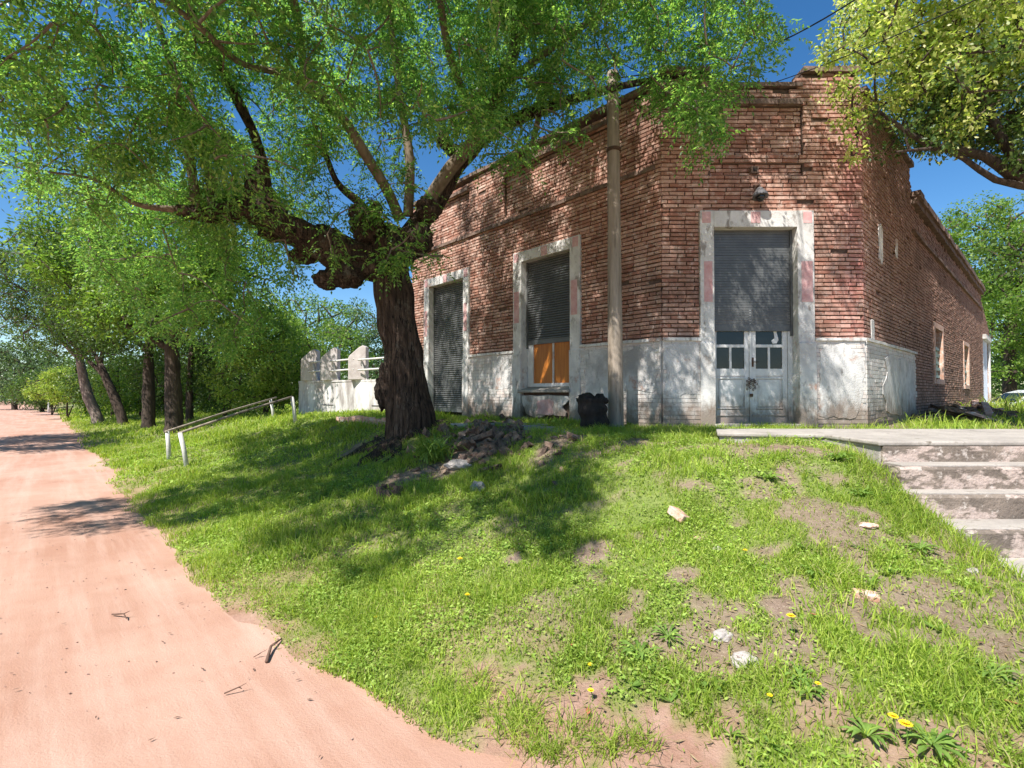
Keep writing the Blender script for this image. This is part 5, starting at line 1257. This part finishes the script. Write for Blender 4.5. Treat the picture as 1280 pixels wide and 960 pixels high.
def blades(x, y, z, h, wd, lean, straggle=.25):
    n = len(x); b_ = np.stack([x, y, z - .005], 1); a = rng.uniform(0, 6.283, n); d = np.stack([np.cos(a), np.sin(a), np.zeros(n)], 1); s_ = np.stack([-np.sin(a), np.cos(a), np.zeros(n)], 1)
    rt = rng.uniform(0, 6.283, n); s_ = np.stack([np.cos(rt), np.sin(rt), np.zeros(n)], 1)
    h = h.reshape(-1, 1); wd = wd.reshape(-1, 1); ln = (lean * rng.uniform(.2, 1, n)).reshape(-1, 1); up = np.array([[0, 0, 1.0]])
    m = b_ + up * h * .55 + d * h * ln * .35; tip = b_ + up * h * (1 - .35 * ln) + d * h * ln
    V = np.stack([b_ - s_ * wd, b_ + s_ * wd, m + s_ * wd * .8, m - s_ * wd * .8, tip], 1).reshape(-1, 3)
    k = np.arange(n).reshape(-1, 1) * 5
    Fc = np.concatenate([k + [[0, 1, 2]], k + [[0, 2, 3]], k + [[3, 2, 4]]], 0); return V, Fc
def tuftheight(x, y):
    return .5 + 1.3 * np.clip((fbm(x * 2.1, y * 2.1, 91) - .38) * 3.2, 0, 1.5)
Vs, Fs, off = [], [], 0
for (n, x0, x1, y0, y1, hh, ww) in ((205000, -3.4, 4.2, 1.4, 4.2, .046, .0028), (125000, -5.5, 5.4, 4.2, 8.2, .065, .0036), (70000, -13, 3.0, 8.2, 14, .085, .008), (45000, -26, -3, 14, 26, .11, .013), (26000, -46, -8, 26, 46, .16, .03), (16000, 5.2, 16, 4.6, 13, .13, .007), (14000, 12, 30, 11, 24, .3, .012)):
    x, y, z = scatter(n, x0, x1, y0, y1); th = tuftheight(x, y)
    V_, F_ = blades(x, y, z, hh * th * rng.uniform(.55, 1.35, len(x)), ww * rng.uniform(.7, 1.3, len(x)), 1.0); Vs.append(V_); Fs.append(F_ + off); off += len(V_)
# tall tufts: against the wall, along the road edge and on the steps' sides
def tufts(cx, cy, nb, sp_, h, w_, lean):
    global off
    x = np.repeat(cx, nb) + rng.normal(size=len(cx) * nb) * sp_; y = np.repeat(cy, nb) + rng.normal(size=len(cx) * nb) * sp_; z = zfun(x, y)
    V_, F_ = blades(x, y, z, h * rng.uniform(.5, 1.2, len(x)), np.full(len(x), w_) * rng.uniform(.7, 1.3, len(x)), lean); Vs.append(V_); Fs.append(F_ + off); off += len(V_)
x, y, z = scatter(2600, -3.5, 4.4, 1.5, 5.0, .6); tufts(x, y, 10, .022, .075, .0026, 1.2)
x, y, z = scatter(1500, -6, 2.2, 5.0, 8.5, .9); tufts(x, y, 12, .03, .12, .0035, 1.0)
edge = [G(px + random.uniform(-14, 14), py + random.uniform(-10, 14)) for px, py in ((470, 800), (430, 800), (520, 830), (560, 860), (600, 880), (640, 890), (560, 880), (640, 920), (670, 930), (690, 950), (600, 860), (380, 770), (330, 745), (290, 715), (260, 690), (240, 670), (660, 900), (720, 920), (760, 940), (800, 930), (500, 815), (450, 790), (400, 780), (215, 665), (190, 645), (310, 735), (350, 760), (170, 630), (155, 610), (275, 705), (430, 815), (120, 580)) for _ in range(7)]
tufts(np.array([p.x for p in edge]), np.array([p.y for p in edge]), 13, .03, .12, .0022, 1.6)
base_w = [fF(s_, .14 + random.uniform(0, .25), 0) for s_ in np.arange(-.2, 3.1, .045)] + [fL(s_, .12 + random.uniform(0, .5), 0) for s_ in np.arange(.1, 4.3, .035)] + [fR(s_, .2 + random.uniform(0, 1.0), 0) for s_ in np.arange(.2, 9, .05)]
tufts(np.array([p.x for p in base_w]), np.array([p.y for p in base_w]), 12, .05, .13, .004, .9)
sd_ = [(3.2 + random.uniform(-.25, .08), random.uniform(3.2, 4.9)) for _ in range(160)]
tufts(np.array([p[0] for p in sd_]), np.array([p[1] for p in sd_]), 10, .04, .14, .0028, 1.0)
sd_ = [(random.uniform(3.3, 4.6), random.uniform(3.05, 3.5)) for _ in range(120)]
tufts(np.array([p[0] for p in sd_]), np.array([p[1] for p in sd_]), 10, .04, .13, .0028, 1.0)
V_ = np.concatenate(Vs); F_ = np.concatenate(Fs)
link('grass', npmesh('grass', V_, F_), M['grass'], kind='stuff'); print('grass tris', len(F_))
# ground-cover leaves
Vq = []
for (n, x0, x1, y0, y1, ll, lw) in ((95000, -3.2, 4.3, 1.4, 4.2, .020, .011), (60000, -4.5, 5.4, 4.2, 7.4, .028, .015), (20000, -9, 2, 7.4, 12, .05, .028)):
    x, y, z = scatter(n, x0, x1, y0, y1); c = vn(x * 2.3, y * 2.3, 55); ok = rng.uniform(0, 1, len(x)) < np.clip((c - .3) * 2.4, .08, 1); x, y, z = x[ok], y[ok], z[ok]
    h = rng.uniform(.005, .04, len(x)) * (.6 + c[ok]); b_ = np.stack([x, y, z + h], 1); a = rng.uniform(0, 6.283, len(x)); d = nrm(np.stack([np.cos(a), np.sin(a), rng.uniform(-.1, .6, len(x))], 1)); wv = nrm(np.cross(d, np.array([[0, 0, 1.0]]) + rnd_unit(len(x)) * .5))
    s_ = rng.uniform(.6, 1.5, (len(x), 1)); Vq.append(leafquads(b_, d, wv, ll * s_, lw * s_))
link('ground_cover', quads_mesh('ground_cover', np.concatenate(Vq)), M['clover'], kind='stuff')
# many middling weeds: broader leaves in loose rosettes
Vq = []
x, y, z = scatter(1500, -2.6, 4.3, 1.4, 5.2, .75)
k_ = np.clip((vn(x * 1.3, y * 1.3, 66) - .35) * 3, 0, 1); ok = rng.uniform(0, 1, len(x)) < k_; x, y, z = x[ok], y[ok], z[ok]
for q_ in range(7):
    a = rng.uniform(0, 6.283, len(x)); d = nrm(np.stack([np.cos(a), np.sin(a), rng.uniform(.05, .7, len(x))], 1)); wv = nrm(np.cross(d, np.array([[0, 0, 1.0]]) + rnd_unit(len(x)) * .2)); s_ = rng.uniform(.5, 1.4, (len(x), 1))
    Vq.append(leafquads(np.stack([x, y, z + .008], 1), d, wv, .065 * s_, .018 * s_))
link('broad_weeds', quads_mesh('broad_weeds', np.concatenate(Vq)), M['weed'], kind='stuff')
# straw and dead leaves on bare soil
n = 26000; x = rng.uniform(-3, 4.2, n); y = rng.uniform(1.5, 7.5, n); t = turf(x, y); e, S = road_edge(x, y); ok = (rng.uniform(0, 1, n) < (1 - t) * .9 + .1) & (S > .03) & ~((x > 3.2) & (y > 3.4)) & ~((x > 2.2) & (y > 5.3)) & (np.abs(x / y) < 1.1)
x, y = x[ok], y[ok]; z = zfun(x, y) + rng.uniform(.002, .014, len(x)); a = rng.uniform(0, 6.283, len(x)); d = np.stack([np.cos(a), np.sin(a), rng.uniform(-.1, .15, len(x))], 1); wv = nrm(np.cross(d, np.array([[0, 0, 1.0]]) + rnd_unit(len(x)) * .4))
s_ = rng.uniform(.4, 1.5, (len(x), 1)); link('dry_litter', quads_mesh('dry_litter', leafquads(np.stack([x, y, z], 1), d, wv, .04 * s_, .006 * s_)), M['straw'], kind='stuff')
mb = MB()
for k in range(1500):
    x_ = random.uniform(-6, 2.5); y_ = random.uniform(1.5, 8); 
    z_ = zf(x_, y_)
    if random.random() < turf(np.array([x_]), np.array([y_]))[0]: continue
    s0_ = random.uniform(.002, .007) * (1.7 if random.random() < .08 else 1); mb.box((x_, y_, max(z_, ROAD_Z) + s0_ * .2), (s0_ * 1.4, s0_, s0_ * .8), Matrix.Rotation(random.uniform(0, 3), 3, 'Z'), s0_ * .2)
mb.build('gravel', M['pebble'], kind='stuff')
# specks of litter on the road
n = 700; x = rng.uniform(-8, 1, n); y = rng.uniform(1.8, 9, n); dl, sl, sf, sr, pl_ = fields(x, y); ok = (np.minimum(sl, sf) < .02); x, y = x[ok], y[ok]; a = rng.uniform(0, 6.283, len(x)); d = np.stack([np.cos(a), np.sin(a), np.zeros(len(x))], 1); wv = nrm(np.cross(d, np.array([[0, 0, 1.0]]) + rnd_unit(len(x)) * .3)); s_ = rng.uniform(.2, 1.1, (len(x), 1)) ** 1.5
link('road_litter', quads_mesh('road_litter', leafquads(np.stack([x, y, np.full(len(x), ROAD_Z + .012)], 1), d, wv, .035 * s_, .010 * s_)), M['twig'], kind='stuff')
